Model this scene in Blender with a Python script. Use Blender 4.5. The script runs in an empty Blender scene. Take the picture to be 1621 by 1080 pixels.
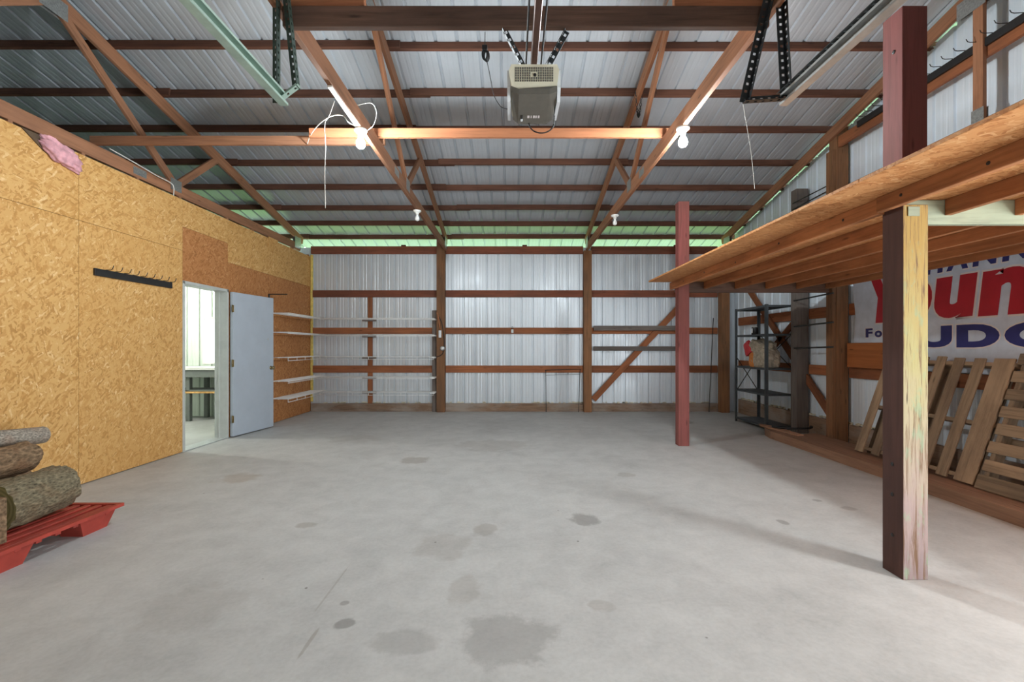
import bpy, bmesh, math, random
from mathutils import Vector, Matrix, noise as mnoise
random.seed(7)

# ------------------------------------------------------------------ camera, world, light, exposure
scene = bpy.context.scene
COL = scene.collection
CH = 1.283                       # camera height (m)
F, VX, VY = 720.4, 811.0, 549.0  # focal length and vanishing point in 1621x1080 pixels
cam = bpy.data.cameras.new('camera')
cam.sensor_width = 36.0
cam.lens = 36.0 * F / 1621.0
cam.shift_y = (VY - 540.0) / 1621.0
cam.shift_x = -(VX - 810.5) / 1621.0
cam.clip_start = 0.05
camo = bpy.data.objects.new('camera', cam)
COL.objects.link(camo)
camo.location = (0, 0, CH)
camo.rotation_euler = (math.pi / 2, 0, 0)
scene.camera = camo

world = bpy.data.worlds.new('overcast_sky')
scene.world = world
world.use_nodes = True
bg = world.node_tree.nodes['Background']
bg.inputs['Color'].default_value = (0.86, 0.93, 1.0, 1)
bg.inputs['Strength'].default_value = 8.0
BULB_STRENGTH = 1150.0
ROOM_BULB_STRENGTH = 1300.0
# both loft posts throw soft floor shadows away from one cool source at the right wall, beside the camera: unseen light, inferred from those shadows
dl = bpy.data.lights.new('right_wall_light_offscreen', 'AREA')
dl.shape = 'RECTANGLE'; dl.size = 1.9; dl.size_y = 0.8
dl.energy = 160.0; dl.color = (0.89, 0.97, 1.0)
dlo = bpy.data.objects.new('right_wall_light_offscreen', dl)
COL.objects.link(dlo)
dlo.location = (4.372, 0.3, 1.0); dlo.rotation_euler = (0, math.pi / 2, 0)
vs = scene.view_settings
vs.view_transform = 'Standard'
vs.look = 'None'
vs.gamma = 1.0
vs.use_curve_mapping = False
vs.exposure = 0.8

# ------------------------------------------------------------------ small helpers
def floor_pt(x, y):                      # floor position under a photo pixel
    Y = F * CH / (y - VY)
    return ((x - VX) / F * Y, Y)
W = {}                                   # world matrices by object name
def tag(o, label, cat, group=None, kind=None):
    if label: o['label'] = label
    if cat: o['category'] = cat
    if group: o['group'] = group
    if kind: o['kind'] = kind
    return o
def place(o, parent, M):
    COL.objects.link(o)
    if parent is not None:
        o.parent = parent
        o.matrix_parent_inverse = W[parent.name].inverted()
    o.matrix_basis = M
    W[o.name] = M.copy()
    return o
def empty(name, loc=(0, 0, 0)):
    o = bpy.data.objects.new(name, None)
    o.empty_display_size = 0.1
    return place(o, None, Matrix.Translation(loc))
def thing(name, loc, label, cat, group=None):
    return tag(empty(name, loc), label, cat, group)
def struct(name, loc=(0, 0, 0), label=None):
    return tag(empty(name, loc), label, None, None, 'structure')
def link(name, me, mat, parent=None, M=None):
    if mat is not None and not me.materials:
        me.materials.append(mat)
    return place(bpy.data.objects.new(name, me), parent, M if M is not None else Matrix())
def bm_mesh(name, bm, smooth=False):
    me = bpy.data.meshes.new(name)
    bmesh.ops.recalc_face_normals(bm, faces=bm.faces)
    bm.to_mesh(me); bm.free()
    if smooth:
        for p in me.polygons: p.use_smooth = True
    return me
BOX = {}
def box_mesh(lx, ly, lz, mat, bev=0.003):
    k = (round(lx, 4), round(ly, 4), round(lz, 4), mat.name if mat else '', bev)
    if k in BOX: return BOX[k]
    bm = bmesh.new()
    bmesh.ops.create_cube(bm, size=1.0)
    bmesh.ops.scale(bm, vec=(lx, ly, lz), verts=bm.verts)
    b = min(bev, 0.3 * min(lx, ly, lz))
    if b > 0.0006:
        bmesh.ops.bevel(bm, geom=list(bm.edges), offset=b, segments=1, affect='EDGES')
    me = bm_mesh('board', bm)
    if mat: me.materials.append(mat)
    BOX[k] = me
    return me
def frame_matrix(p0, p1, up):
    p0, p1, up = Vector(p0), Vector(p1), Vector(up)
    x = (p1 - p0).normalized()
    if abs(x.dot(up)) > 0.999: up = Vector((0, 1, 0)) if abs(x.y) < 0.9 else Vector((1, 0, 0))
    y = up.cross(x).normalized()
    z = x.cross(y)
    M = Matrix((x, y, z)).transposed().to_4x4()
    M.translation = (p0 + p1) / 2
    return M, (p1 - p0).length
def beam(name, p0, p1, w, h, mat, parent=None, up=(0, 0, 1), bev=0.003):
    """Timber from p0 to p1, w across, h along `up`; grain runs along local x."""
    M, L = frame_matrix(p0, p1, up)
    return link(name, box_mesh(L, w, h, mat, bev), mat, parent, M)
def box(name, x0, x1, y0, y1, z0, z1, mat, parent=None, bev=0.003):
    d = (x1 - x0, y1 - y0, z1 - z0)
    c = ((x0 + x1) / 2, (y0 + y1) / 2, (z0 + z1) / 2)
    a = d.index(max(d))
    p0, p1 = list(c), list(c)
    p0[a] -= d[a] / 2; p1[a] += d[a] / 2
    if a == 0: return beam(name, p0, p1, d[1], d[2], mat, parent, (0, 0, 1), bev)
    if a == 1: return beam(name, p0, p1, d[0], d[2], mat, parent, (0, 0, 1), bev)
    return beam(name, p0, p1, d[0], d[1], mat, parent, (0, 1, 0), bev)
def add_box(bm, x0, x1, y0, y1, z0, z1):
    v = [bm.verts.new((x, y, z)) for x in (x0, x1) for y in (y0, y1) for z in (z0, z1)]
    for f in ((0, 1, 3, 2), (4, 6, 7, 5), (0, 4, 5, 1), (2, 3, 7, 6), (0, 2, 6, 4), (1, 5, 7, 3)):
        bm.faces.new([v[i] for i in f])
def add_tube(bm, pts, r, n=8, closed=False):
    pts = [Vector(p) for p in pts]
    rings = []
    m = len(pts)
    prev = None
    for i, p in enumerate(pts):
        if closed: d = pts[(i + 1) % m] - pts[i - 1]
        else: d = pts[min(i + 1, m - 1)] - pts[max(i - 1, 0)]
        d.normalize()
        if prev is None:
            a = Vector((0, 0, 1)) if abs(d.z) < 0.9 else Vector((1, 0, 0))
            u = d.cross(a).normalized()
        else:
            u = (prev - d * prev.dot(d)).normalized()
        prev = u
        v = d.cross(u)
        rr = r[i] if isinstance(r, (list, tuple)) else r
        rings.append([bm.verts.new(p + (u * math.cos(2 * math.pi * k / n) + v * math.sin(2 * math.pi * k / n)) * rr) for k in range(n)])
    for i in range(m if closed else m - 1):
        a, b = rings[i], rings[(i + 1) % m]
        for k in range(n):
            bm.faces.new((a[k], a[(k + 1) % n], b[(k + 1) % n], b[k]))
    if not closed:
        bm.faces.new(rings[0][::-1]); bm.faces.new(rings[-1])
def curve_pts(p, k=6):
    p = [Vector(q) for q in p]; out = []
    for i in range(len(p) - 1):
        a, b, c, d = p[max(i - 1, 0)], p[i], p[i + 1], p[min(i + 2, len(p) - 1)]
        for j in range(k):
            t = j / k
            out.append(0.5 * (2 * b + (c - a) * t + (2 * a - 5 * b + 4 * c - d) * t * t + (3 * b - a - 3 * c + d) * t ** 3))
    return out + [p[-1]]
def tube(name, pts, r, mat, parent=None, n=8, smooth=True):
    if len(pts) > 3 and mat in (globals().get('M_whitecable'), globals().get('M_rubber')): pts = curve_pts(pts)
    bm = bmesh.new(); add_tube(bm, pts, r, n)
    return link(name, bm_mesh(name, bm, smooth), mat, parent)
def add_lathe(bm, prof, n=20, M=None):
    rings = []
    for r, z in prof:
        ring = []
        for k in range(n):
            p = Vector((r * math.cos(2 * math.pi * k / n), r * math.sin(2 * math.pi * k / n), z))
            ring.append(bm.verts.new(M @ p if M else p))
        rings.append(ring)
    for a, b in zip(rings, rings[1:]):
        for k in range(n):
            bm.faces.new((a[k], a[(k + 1) % n], b[(k + 1) % n], b[k]))
    bm.faces.new(rings[0][::-1]); bm.faces.new(rings[-1])
def lathe(name, prof, mat, parent=None, M=None, n=20, smooth=True):
    bm = bmesh.new(); add_lathe(bm, prof, n)
    return link(name, bm_mesh(name, bm, smooth), mat, parent, M)
def prism(name, poly, axis, a0, a1, mat, parent=None):
    """Closed outline extruded along a world axis. poly holds the two other coordinates in order."""
    def P(u, v, a):
        return {'x': (a, u, v), 'y': (u, a, v), 'z': (u, v, a)}[axis]
    bm = bmesh.new()
    A = [bm.verts.new(P(u, v, a0)) for u, v in poly]
    B = [bm.verts.new(P(u, v, a1)) for u, v in poly]
    bm.faces.new(A); bm.faces.new(B[::-1])
    n = len(poly)
    for i in range(n):
        bm.faces.new((A[i], B[i], B[(i + 1) % n], A[(i + 1) % n]))
    return link(name, bm_mesh(name, bm), mat, parent)

# ------------------------------------------------------------------ materials
class NT:
    def __init__(self, name):
        self.m = bpy.data.materials.new(name); self.m.use_nodes = True
        self.t = self.m.node_tree; self.b = self.t.nodes['Principled BSDF']
    def n(self, typ, **kw):
        nd = self.t.nodes.new(typ)
        for k, v in kw.items():
            if k.startswith('i_'):
                nd.inputs[k[2:].replace('_', ' ')].default_value = v
            else: setattr(nd, k, v)
        return nd
    def l(self, a, b): self.t.links.new(a, b)
    def ramp(self, fac, stops, interp='LINEAR'):
        r = self.n('ShaderNodeValToRGB'); r.color_ramp.interpolation = interp
        e = r.color_ramp.elements
        while len(e) < len(stops): e.new(0.5)
        for el, (p, c) in zip(e, stops):
            el.position = p; el.color = (*c, 1) if len(c) == 3 else c
        self.l(fac, r.inputs[0]); return r.outputs[0]
    def mix(self, fac, a, b, mode='MIX'):
        m = self.n('ShaderNodeMix', data_type='RGBA', blend_type=mode)
        for s, v in ((m.inputs['Factor'], fac), (m.inputs['A'], a), (m.inputs['B'], b)):
            if isinstance(v, (int, float)): s.default_value = v
            elif isinstance(v, (tuple, list)): s.default_value = (*v, 1) if len(v) == 3 else v
            else: self.l(v, s)
        return m.outputs['Result']
    def math(self, op, a, b=None, clamp=False):
        m = self.n('ShaderNodeMath', operation=op, use_clamp=clamp)
        for i, v in enumerate((a, b)):
            if v is None: continue
            if isinstance(v, (int, float)): m.inputs[i].default_value = v
            else: self.l(v, m.inputs[i])
        return m.outputs[0]
    def coord(self, scale=(1, 1, 1), rot=(0, 0, 0), jitter=0.0, kind='Object'):
        tc = self.n('ShaderNodeTexCoord').outputs[kind]
        if jitter:
            oi = self.n('ShaderNodeObjectInfo').outputs['Random']
            cx = self.n('ShaderNodeCombineXYZ')
            for i, k in enumerate((17.3, 31.7, 53.1)):
                self.l(self.math('MULTIPLY', oi, k * jitter), cx.inputs[i])
            ad = self.n('ShaderNodeVectorMath', operation='ADD')
            self.l(tc, ad.inputs[0]); self.l(cx.outputs[0], ad.inputs[1]); tc = ad.outputs[0]
        mp = self.n('ShaderNodeMapping'); mp.inputs['Scale'].default_value = scale
        mp.inputs['Rotation'].default_value = rot
        self.l(tc, mp.inputs['Vector']); return mp.outputs[0]
    def noise(self, vec, scale, detail=4, rough=0.55, dist=0.0, out='Fac'):
        x = self.n('ShaderNodeTexNoise'); x.inputs['Scale'].default_value = scale
        x.inputs['Detail'].default_value = detail; x.inputs['Roughness'].default_value = rough
        x.inputs['Distortion'].default_value = dist
        self.l(vec, x.inputs['Vector']); return x.outputs[out]
    def voro(self, vec, scale, feature='F1', out='Distance'):
        x = self.n('ShaderNodeTexVoronoi', feature=feature); x.inputs['Scale'].default_value = scale
        self.l(vec, x.inputs['Vector']); return x.outputs[out]
    def bump(self, h, strength=0.3, dist=0.01):
        b = self.n('ShaderNodeBump'); b.inputs['Strength'].default_value = strength
        b.inputs['Distance'].default_value = dist
        self.l(h, b.inputs['Height']); self.l(b.outputs[0], self.b.inputs['Normal'])
    def color(self, c):
        if isinstance(c, tuple): self.b.inputs['Base Color'].default_value = (*c, 1)
        else: self.l(c, self.b.inputs['Base Color'])
    def set(self, rough=0.6, metal=0.0, spec=0.5):
        self.b.inputs['Roughness'].default_value = rough
        self.b.inputs['Metallic'].default_value = metal
        self.b.inputs['Specular IOR Level'].default_value = spec
        return self.m
def srgb(r, g, b):
    f = lambda c: ((c / 255.0 + 0.055) / 1.055) ** 2.4 if c > 10 else c / 255.0 / 12.92
    return (f(r), f(g), f(b))
def scale_c(c, k): return tuple(min(1.0, v * k) for v in c)

def plain(name, c, rough=0.5, metal=0.0, vary=0.12, sc=14.0, bump=0.0):
    t = NT(name)
    v = t.coord(jitter=1)
    n = t.noise(v, sc, 5, 0.6)
    t.color(t.ramp(n, [(0.3, scale_c(c, 1 - vary)), (0.7, scale_c(c, 1 + vary))]))
    if bump: t.bump(n, bump, 0.004)
    return t.set(rough, metal)
def wood(name, c, dark=0.55, light=1.25, rough=0.75, knots=True, grime=None, grime_amt=0.4, stretch=1.0, spread=0.25):
    t = NT(name)
    v = t.coord((0.9 * stretch, 16, 16), jitter=1)
    g = t.noise(v, 2.2, 6, 0.62, 0.6)
    col = t.ramp(g, [(0.25, scale_c(c, dark)), (0.5, c), (0.78, scale_c(c, light))])
    # board to board difference
    oi = t.n('ShaderNodeObjectInfo').outputs['Random']
    k = t.ramp(oi, [(0.0, (1 - spread,) * 3), (1.0, (1 + spread * 0.6, 1 + spread * 0.5, 1 + spread * 0.4))])
    col = t.mix(1.0, col, k, 'MULTIPLY')
    if knots:
        v2 = t.coord((1.6, 7, 7), jitter=1)
        d = t.voro(v2, 1.7)
        kf = t.ramp(d, [(0.05, (1, 1, 1)), (0.13, (0, 0, 0))])
        col = t.mix(t.math('MULTIPLY', kf, 0.7), col, scale_c(c, 0.25))
    if grime:
        gn = t.noise(t.coord((1, 2.5, 2.5), jitter=1), 1.6, 5, 0.6)
        gf = t.ramp(gn, [(0.42, (0, 0, 0)), (0.66, (1, 1, 1))])
        col = t.mix(t.math('MULTIPLY', gf, grime_amt), col, grime)
    t.color(col)
    t.bump(g, 0.25, 0.004)
    return t.set(rough, 0, 0.3)
M_purlin = wood('purlin_timber', srgb(100, 66, 51), 0.5, 1.3, grime=srgb(70, 46, 40), grime_amt=0.5)
M_girt = wood('girt_timber', srgb(158, 98, 64), 0.6, 1.25, grime=srgb(105, 70, 54), grime_amt=0.45)
M_girt_dark = wood('girt_dark_timber', srgb(132, 78, 58), 0.6, 1.25, grime=srgb(90, 62, 52), grime_amt=0.5)
M_truss = wood('truss_timber', srgb(156, 110, 82), 0.6, 1.25, grime=srgb(126, 92, 74), grime_amt=0.4)
M_post = wood('post_timber', srgb(136, 96, 66), 0.55, 1.25, grime=srgb(92, 74, 60), grime_amt=0.5)
M_joist = wood('joist_timber', srgb(184, 124, 82), 0.55, 1.25, grime=srgb(112, 70, 48), grime_amt=0.5)
M_brace = wood('brace_timber', srgb(172, 112, 78), 0.65, 1.2, spread=0.15)
M_beam_dark = wood('dark_beam', srgb(112, 84, 70), 0.45, 1.4, grime=srgb(70, 54, 48), grime_amt=0.6)
M_greybd = wood('grey_board', srgb(122, 112, 106), 0.6, 1.2, grime=srgb(80, 72, 70), grime_amt=0.5)
M_pallet = wood('pallet_timber', srgb(158, 136, 112), 0.5, 1.2, grime=srgb(92, 76, 64), grime_amt=0.55, spread=0.35)
M_sill = wood('sill_timber', srgb(164, 126, 102), 0.6, 1.2, grime=srgb(128, 96, 76), grime_amt=0.6)
M_skirt = wood('skirt_timber', srgb(138, 112, 92), 0.55, 1.3, grime=srgb(176, 168, 160), grime_amt=0.6)
M_redpost = wood('red_painted_timber', srgb(140, 80, 76), 0.6, 1.2, grime=srgb(112, 70, 62), grime_amt=0.55)
M_darkred = wood('dark_red_painted_timber', srgb(84, 58, 52), 0.7, 1.2, grime=srgb(66, 48, 46), grime_amt=0.4)
M_greenbeam = wood('green_grey_painted_timber', srgb(150, 156, 134), 0.7, 1.1, knots=False, grime=srgb(96, 96, 84), grime_amt=0.6)
M_ply = wood('plywood_block', srgb(186, 112, 62), 0.7, 1.15)

def peeled():                            # the worn paint of the loft post: ochre above, grey-pink below
    t = NT('peeled_paint_timber')
    tc = t.coord((1, 1, 1))
    sx = t.n('ShaderNodeSeparateXYZ'); t.l(tc, sx.inputs[0])
    g = t.noise(t.coord((1.4, 30, 30)), 2.2, 6, 0.65, 0.5)
    n = t.noise(t.coord((2.5, 6, 6)), 2.0, 5, 0.6)
    hgt = t.math('ADD', t.math('MULTIPLY', sx.outputs[0], 1.0), t.math('MULTIPLY', n, 0.7))
    base = t.ramp(t.math('ADD', t.math('MULTIPLY', hgt, 0.42), 0.42), [(0.05, srgb(122, 104, 106)), (0.3, srgb(146, 126, 120)), (0.5, srgb(156, 144, 116)), (0.66, srgb(156, 146, 100)), (0.9, srgb(158, 128, 72))])
    col = t.mix(t.ramp(g, [(0.36, (1, 1, 1)), (0.5, (0, 0, 0))]), base, srgb(104, 78, 58))
    gr = t.noise(t.coord((3, 9, 9)), 2.6, 5, 0.6)
    col = t.mix(t.math('MULTIPLY', t.ramp(gr, [(0.56, (0, 0, 0)), (0.66, (1, 1, 1))]), 0.55), col, srgb(124, 148, 120))
    d = t.voro(t.coord((1.2, 9, 9)), 1.7)
    col = t.mix(t.ramp(d, [(0.05, (1, 1, 1)), (0.1, (0, 0, 0))]), col, srgb(40, 30, 24))
    t.color(col); t.bump(g, 0.35, 0.006)
    return t.set(0.8, 0, 0.3)
M_peeled = peeled()

def osb(name, c0, c1, c2, axis=1):
    """Overlapping strands in three directions; axis is the local axis across the sheet."""
    t = NT(name)
    tc = t.coord((1, 1, 1), jitter=1)
    wob = t.noise(tc, 14, 3, 0.6, 0.0, 'Color')
    ad = t.n('ShaderNodeVectorMath', operation='MULTIPLY_ADD')
    t.l(wob, ad.inputs[0]); ad.inputs[1].default_value = (0.035,) * 3; t.l(tc, ad.inputs[2])
    def flakes(ang, off, lng, wid):
        r = [0, 0, 0]; r[axis] = ang
        m1 = t.n('ShaderNodeMapping'); m1.inputs['Rotation'].default_value = r
        m1.inputs['Location'].default_value = (off, off * 1.7, off * 0.6)
        m2 = t.n('ShaderNodeMapping'); m2.inputs['Scale'].default_value = (lng, wid, wid)
        t.l(ad.outputs[0], m1.inputs['Vector']); t.l(m1.outputs[0], m2.inputs['Vector'])
        col = t.voro(m2.outputs[0], 1.0, 'F1', 'Color')
        sp = t.n('ShaderNodeSeparateColor'); t.l(col, sp.inputs[0])
        return sp.outputs[0], sp.outputs[1]
    f = None
    for ang, off, lng, wid in ((0.3, 0.0, 13, 52), (1.25, 5.0, 15, 60), (2.2, 9.0, 11, 42), (2.9, 13.0, 17, 75), (0.8, 17.0, 16, 68)):
        v, k = flakes(ang, off, lng, wid)
        if f is None: f = v
        else: f = t.mix(t.math('GREATER_THAN', k, 0.66), f, v)
    fine = t.noise(tc, 60, 4, 0.6)
    f2 = t.math('ADD', t.math('MULTIPLY', f, 0.8), t.math('MULTIPLY', fine, 0.2))
    col = t.ramp(f2, [(0.06, scale_c(c0, 0.78)), (0.25, c0), (0.55, c1), (0.82, c1), (0.93, c2)])
    big = t.noise(tc, 0.8, 3, 0.55)
    col = t.mix(t.math('MULTIPLY', t.ramp(big, [(0.4, (0, 0, 0)), (0.65, (1, 1, 1))]), 0.35), col, c0)
    sp = t.voro(t.coord((5, 9, 9), (0.4, 0.4, 0.9), jitter=1), 2.6)
    col = t.mix(t.ramp(sp, [(0.03, (0.75,) * 3), (0.055, (0, 0, 0))]), col, scale_c(c0, 0.22))
    t.color(col)
    t.bump(f, 0.12, 0.002)
    return t.set(0.7, 0, 0.3)
M_osb = osb('osb_sheathing', srgb(194, 143, 80), srgb(212, 166, 104), srgb(232, 198, 146))
M_osb_dark = osb('osb_sheathing_brown', srgb(166, 108, 62), srgb(190, 132, 82), srgb(212, 162, 112))
M_deck = osb('osb_deck', srgb(186, 122, 72), srgb(208, 150, 98), srgb(228, 182, 134), 2)

def metal_sheet(name, c, rough=0.42, metal=0.55, mott=0.07, streak=0.25):
    t = NT(name)
    v = t.coord((1, 1, 1), jitter=1)
    n = t.noise(v, 3.0, 5, 0.6)
    n2 = t.noise(t.coord((30, 30, 1.2), jitter=1), 1.2, 3, 0.5)
    col = t.mix(streak, t.ramp(n, [(0.3, scale_c(c, 1 - mott)), (0.7, scale_c(c, 1 + mott))]), t.ramp(n2, [(0.3, scale_c(c, 1 - mott)), (0.7, scale_c(c, 1 + mott))]))
    t.color(col)
    r = t.ramp(n, [(0.3, (rough - 0.08,) * 3), (0.7, (rough + 0.1,) * 3)])
    t.set(rough, metal)
    t.l(r, t.b.inputs['Roughness'])
    return t.m
M_roof = metal_sheet('galvanised_roofing', srgb(188, 194, 201), 0.46, 0.3, 0.05, 0.0)
M_siding = metal_sheet('galvanised_siding', srgb(209, 215, 221), 0.38, 0.3, 0.05, 0.12)
M_siding_pale = metal_sheet('pale_siding', srgb(226, 236, 246), 0.5, 0.1, 0.05, 0.12)
M_siding_green = metal_sheet('pale_green_siding', srgb(216, 224, 214), 0.45, 0.3)

def concrete():
    t = NT('concrete_slab')
    v = t.coord((1, 1, 1))
    n1 = t.noise(v, 0.75, 6, 0.62, 0.3)
    n2 = t.noise(v, 5.0, 6, 0.65, 0.4)
    n3 = t.noise(v, 45.0, 3, 0.6)
    c = srgb(190, 189, 187)
    col = t.ramp(n1, [(0.32, scale_c(c, 0.72)), (0.5, c), (0.7, scale_c(c, 1.15))])
    col = t.mix(0.55, col, t.ramp(n2, [(0.3, scale_c(c, 0.78)), (0.6, scale_c(c, 1.06)), (0.8, scale_c(c, 1.15))]))
    col = t.mix(0.05, col, t.ramp(n3, [(0.35, (0.1, 0.1, 0.1)), (0.6, (0.8, 0.8, 0.8))]))
    # stains and damp patches that lie on this floor
    sx = t.n('ShaderNodeSeparateXYZ'); t.l(v, sx.inputs[0])
    wob = t.math('MULTIPLY', t.math('SUBTRACT', t.noise(v, 6.0, 5, 0.65), 0.5), 1.7)
    def stain(px, py, rx, ry, amt, c2):
        nonlocal col
        X, Y = floor_pt(px, py)
        Ya = floor_pt(px, py + ry)[1]; Yb = floor_pt(px, py - ry)[1]
        rX = rx / F * Y; rY = (Yb - Ya) / 2
        dx = t.math('POWER', t.math('DIVIDE', t.math('SUBTRACT', sx.outputs[0], X), rX), 2.0)
        dy = t.math('POWER', t.math('DIVIDE', t.math('SUBTRACT', sx.outputs[1], Y), rY), 2.0)
        d = t.math('ADD', t.math('SQRT', t.math('ADD', dx, dy)), wob)
        f = t.ramp(d, [(0.72, (amt,) * 3), (1.0, (0, 0, 0))])
        col = t.mix(f, col, c2)
    dk, wm = srgb(118, 114, 110), srgb(142, 132, 122)
    for a in ((924, 822, 27, 11, 0.55, dk), (655, 729, 25, 6, 0.5, wm), (765, 840, 20, 13, 0.4, wm), (545, 988, 17, 9, 0.6, dk),
              (545, 955, 9, 5, 0.5, dk), (700, 866, 50, 22, 0.25, wm), (800, 1010, 90, 45, 0.38, dk), (640, 1020, 60, 25, 0.28, dk),
              (735, 936, 28, 28, 0.28, wm), (485, 832, 16, 6, 0.45, wm), (378, 757, 34, 9, 0.35, srgb(150, 128, 104)),
              (1295, 793, 9, 3, 0.55, dk), (1240, 827, 8, 5, 0.5, dk), (950, 958, 24, 10, 0.3, wm), (1085, 668, 14, 3, 0.5, dk), (1345, 805, 14, 4, 0.35, dk),
              (780, 705, 60, 10, 0.25, wm), (560, 695, 50, 7, 0.2, wm), (300, 960, 90, 40, 0.16, wm), (990, 752, 18, 4, 0.35, wm),
              (487, 1020, 4, 32, 0.5, wm), (527, 930, 2, 40, 0.35, wm)):
        stain(*a)
    sp = t.voro(v, 3.1)
    col = t.mix(t.ramp(sp, [(0.018, (0.75,) * 3), (0.03, (0, 0, 0))]), col, srgb(80, 72, 66))
    t.color(col); t.bump(n2, 0.08, 0.004)
    return t.set(0.62, 0, 0.4)
M_concrete = concrete()
def grass():
    t = NT('grass_ground')
    n = t.noise(t.coord(), 1.2, 6, 0.7)
    t.color(t.ramp(n, [(0.3, srgb(60, 84, 40)), (0.7, srgb(92, 118, 58))]))
    return t.set(0.9)
M_grass = grass()
def bark(name, c, sc=1.0, bumpd=0.02):
    t = NT(name)
    v = t.coord((0.5, 1, 1), jitter=1)
    w = t.voro(v, 70 * sc, 'F1')
    n = t.noise(v, 42 * sc, 8, 0.75, 1.5)
    h = t.math('ADD', t.math('MULTIPLY', w, 0.45), t.math('MULTIPLY', n, 0.9))
    col = t.ramp(h, [(0.38, scale_c(c, 0.18)), (0.56, scale_c(c, 0.75)), (0.7, c), (0.92, scale_c(c, 1.7))])
    p = t.noise(t.coord(jitter=1), 9, 3, 0.5)
    t.color(t.mix(t.math('MULTIPLY', t.ramp(p, [(0.5, (0, 0, 0)), (0.7, (1, 1, 1))]), 0.35), col, (c[0] * 1.1, c[1] * 0.75, c[2] * 0.6)))
    t.bump(h, 1.0, bumpd)
    return t.set(0.92, 0, 0.2)
M_bark = bark('rough_bark', srgb(140, 128, 104))
M_bark_red = bark('flaky_brown_bark', srgb(142, 116, 90), 0.8)
M_bark_smooth = bark('smooth_grey_bark', srgb(150, 140, 128), 1.6, 0.006)
def endgrain():
    t = NT('log_end_grain')
    wv = t.n('ShaderNodeTexWave', wave_type='RINGS', rings_direction='X')
    wv.inputs['Scale'].default_value = 14; wv.inputs['Distortion'].default_value = 2.5
    t.l(t.coord(), wv.inputs['Vector'])
    t.color(t.mix(t.noise(t.coord(), 7, 4, 0.6), t.ramp(wv.outputs['Fac'], [(0.2, srgb(104, 92, 58)), (0.8, srgb(140, 126, 84))]), srgb(92, 92, 52)))
    return t.set(0.85)
M_endgrain = endgrain()
M_redplastic = plain('red_plastic', srgb(162, 60, 48), 0.55, 0, 0.22, 7, 0.1)
M_doorgrey = plain('grey_door_paint', srgb(176, 184, 194), 0.45, 0, 0.04, 5)
M_frame = plain('door_frame_paint', srgb(186, 188, 184), 0.5, 0, 0.08, 8)
M_steel = plain('galvanised_steel', srgb(196, 198, 198), 0.42, 0.4, 0.12, 20)
M_greensteel = plain('green_grey_steel', srgb(168, 190, 178), 0.45, 0.2, 0.12, 16)
M_darkgreensteel = plain('dark_green_steel', srgb(70, 86, 78), 0.45, 0.4, 0.2, 16)
M_blacksteel = plain('dark_grey_steel', srgb(62, 66, 68), 0.45, 0.5, 0.2, 16)
M_black = plain('black_paint', srgb(34, 32, 32), 0.5, 0, 0.2)
M_rubber = plain('black_cable', srgb(28, 28, 30), 0.55, 0, 0.2)
M_whitewire = plain('white_wire', srgb(244, 244, 242), 0.5, 0, 0.05)
M_whitecable = plain('white_cable', srgb(226, 222, 214), 0.55, 0, 0.05)
M_porcelain = plain('white_porcelain', srgb(234, 234, 230), 0.25, 0, 0.03)
M_bulbwhite = plain('frosted_bulb', srgb(240, 240, 238), 0.2, 0, 0.02)
M_gusset = plain('gusset_steel', srgb(158, 160, 158), 0.45, 0.6, 0.25, 60)
M_rackgrey = plain('rack_paint', srgb(72, 78, 82), 0.5, 0.2, 0.2, 12)
M_cream = plain('cream_plastic', srgb(236, 230, 206), 0.45, 0, 0.05)
M_lens = plain('white_light_cover', srgb(228, 232, 236), 0.3, 0, 0.03)
M_opgrey = plain('dark_grey_plastic', srgb(104, 100, 92), 0.5, 0, 0.1, 20)
M_rail = plain('brown_rail_steel', srgb(92, 66, 58), 0.4, 0.4, 0.2)
M_brass = plain('aged_brass', srgb(150, 132, 96), 0.35, 0.8, 0.2)
M_pink = plain('pink_insulation', srgb(216, 160, 168), 0.95, 0, 0.3, 16, 0.6)
M_foil = plain('dark_paper_facing', srgb(84, 66, 48), 0.8, 0, 0.3)
M_yellow = plain('yellow_foam', srgb(222, 196, 110), 0.9, 0, 0.2, 20, 0.5)
M_crumb = plain('pale_foam_crumbs', srgb(214, 206, 184), 0.9, 0, 0.2, 20)
M_benchtop = plain('white_bench_top', srgb(234, 232, 226), 0.4, 0, 0.03)
M_benchgrey = plain('bench_grey', srgb(108, 112, 108), 0.6, 0, 0.1)
M_signwhite = plain('sign_vinyl', srgb(204, 214, 230), 0.6, 0, 0.14, 5)
M_signred = plain('sign_red', srgb(178, 30, 46), 0.55, 0, 0.12, 6)
M_signblue = plain('sign_navy', srgb(44, 46, 112), 0.55, 0, 0.15, 6)
M_signedge = plain('sign_outline', srgb(226, 218, 218), 0.6, 0, 0.06, 6)
M_doorsec = plain('garage_door_paint', srgb(214, 214, 210), 0.5, 0, 0.04)
M_bag = plain('paper_sack', srgb(176, 164, 146), 0.7, 0, 0.4, 14, 0.4)
M_bagorange = plain('sack_orange_print', srgb(206, 128, 62), 0.6, 0, 0.2, 14)
M_bagred = plain('sack_red_print', srgb(206, 58, 66), 0.55, 0, 0.12, 14)
def emit(name, c, s):
    t = NT(name)
    t.b.inputs['Base Color'].default_value = (*c, 1)
    t.b.inputs['Emission Color'].default_value = (*c, 1)
    t.b.inputs['Emission Strength'].default_value = s
    return t.m
M_lit = emit('lit_bulb', (0.90, 0.98, 1.0), BULB_STRENGTH)
M_lit_room = emit('lit_bulb_side_room', (1.0, 0.98, 0.94), ROOM_BULB_STRENGTH)
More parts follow.
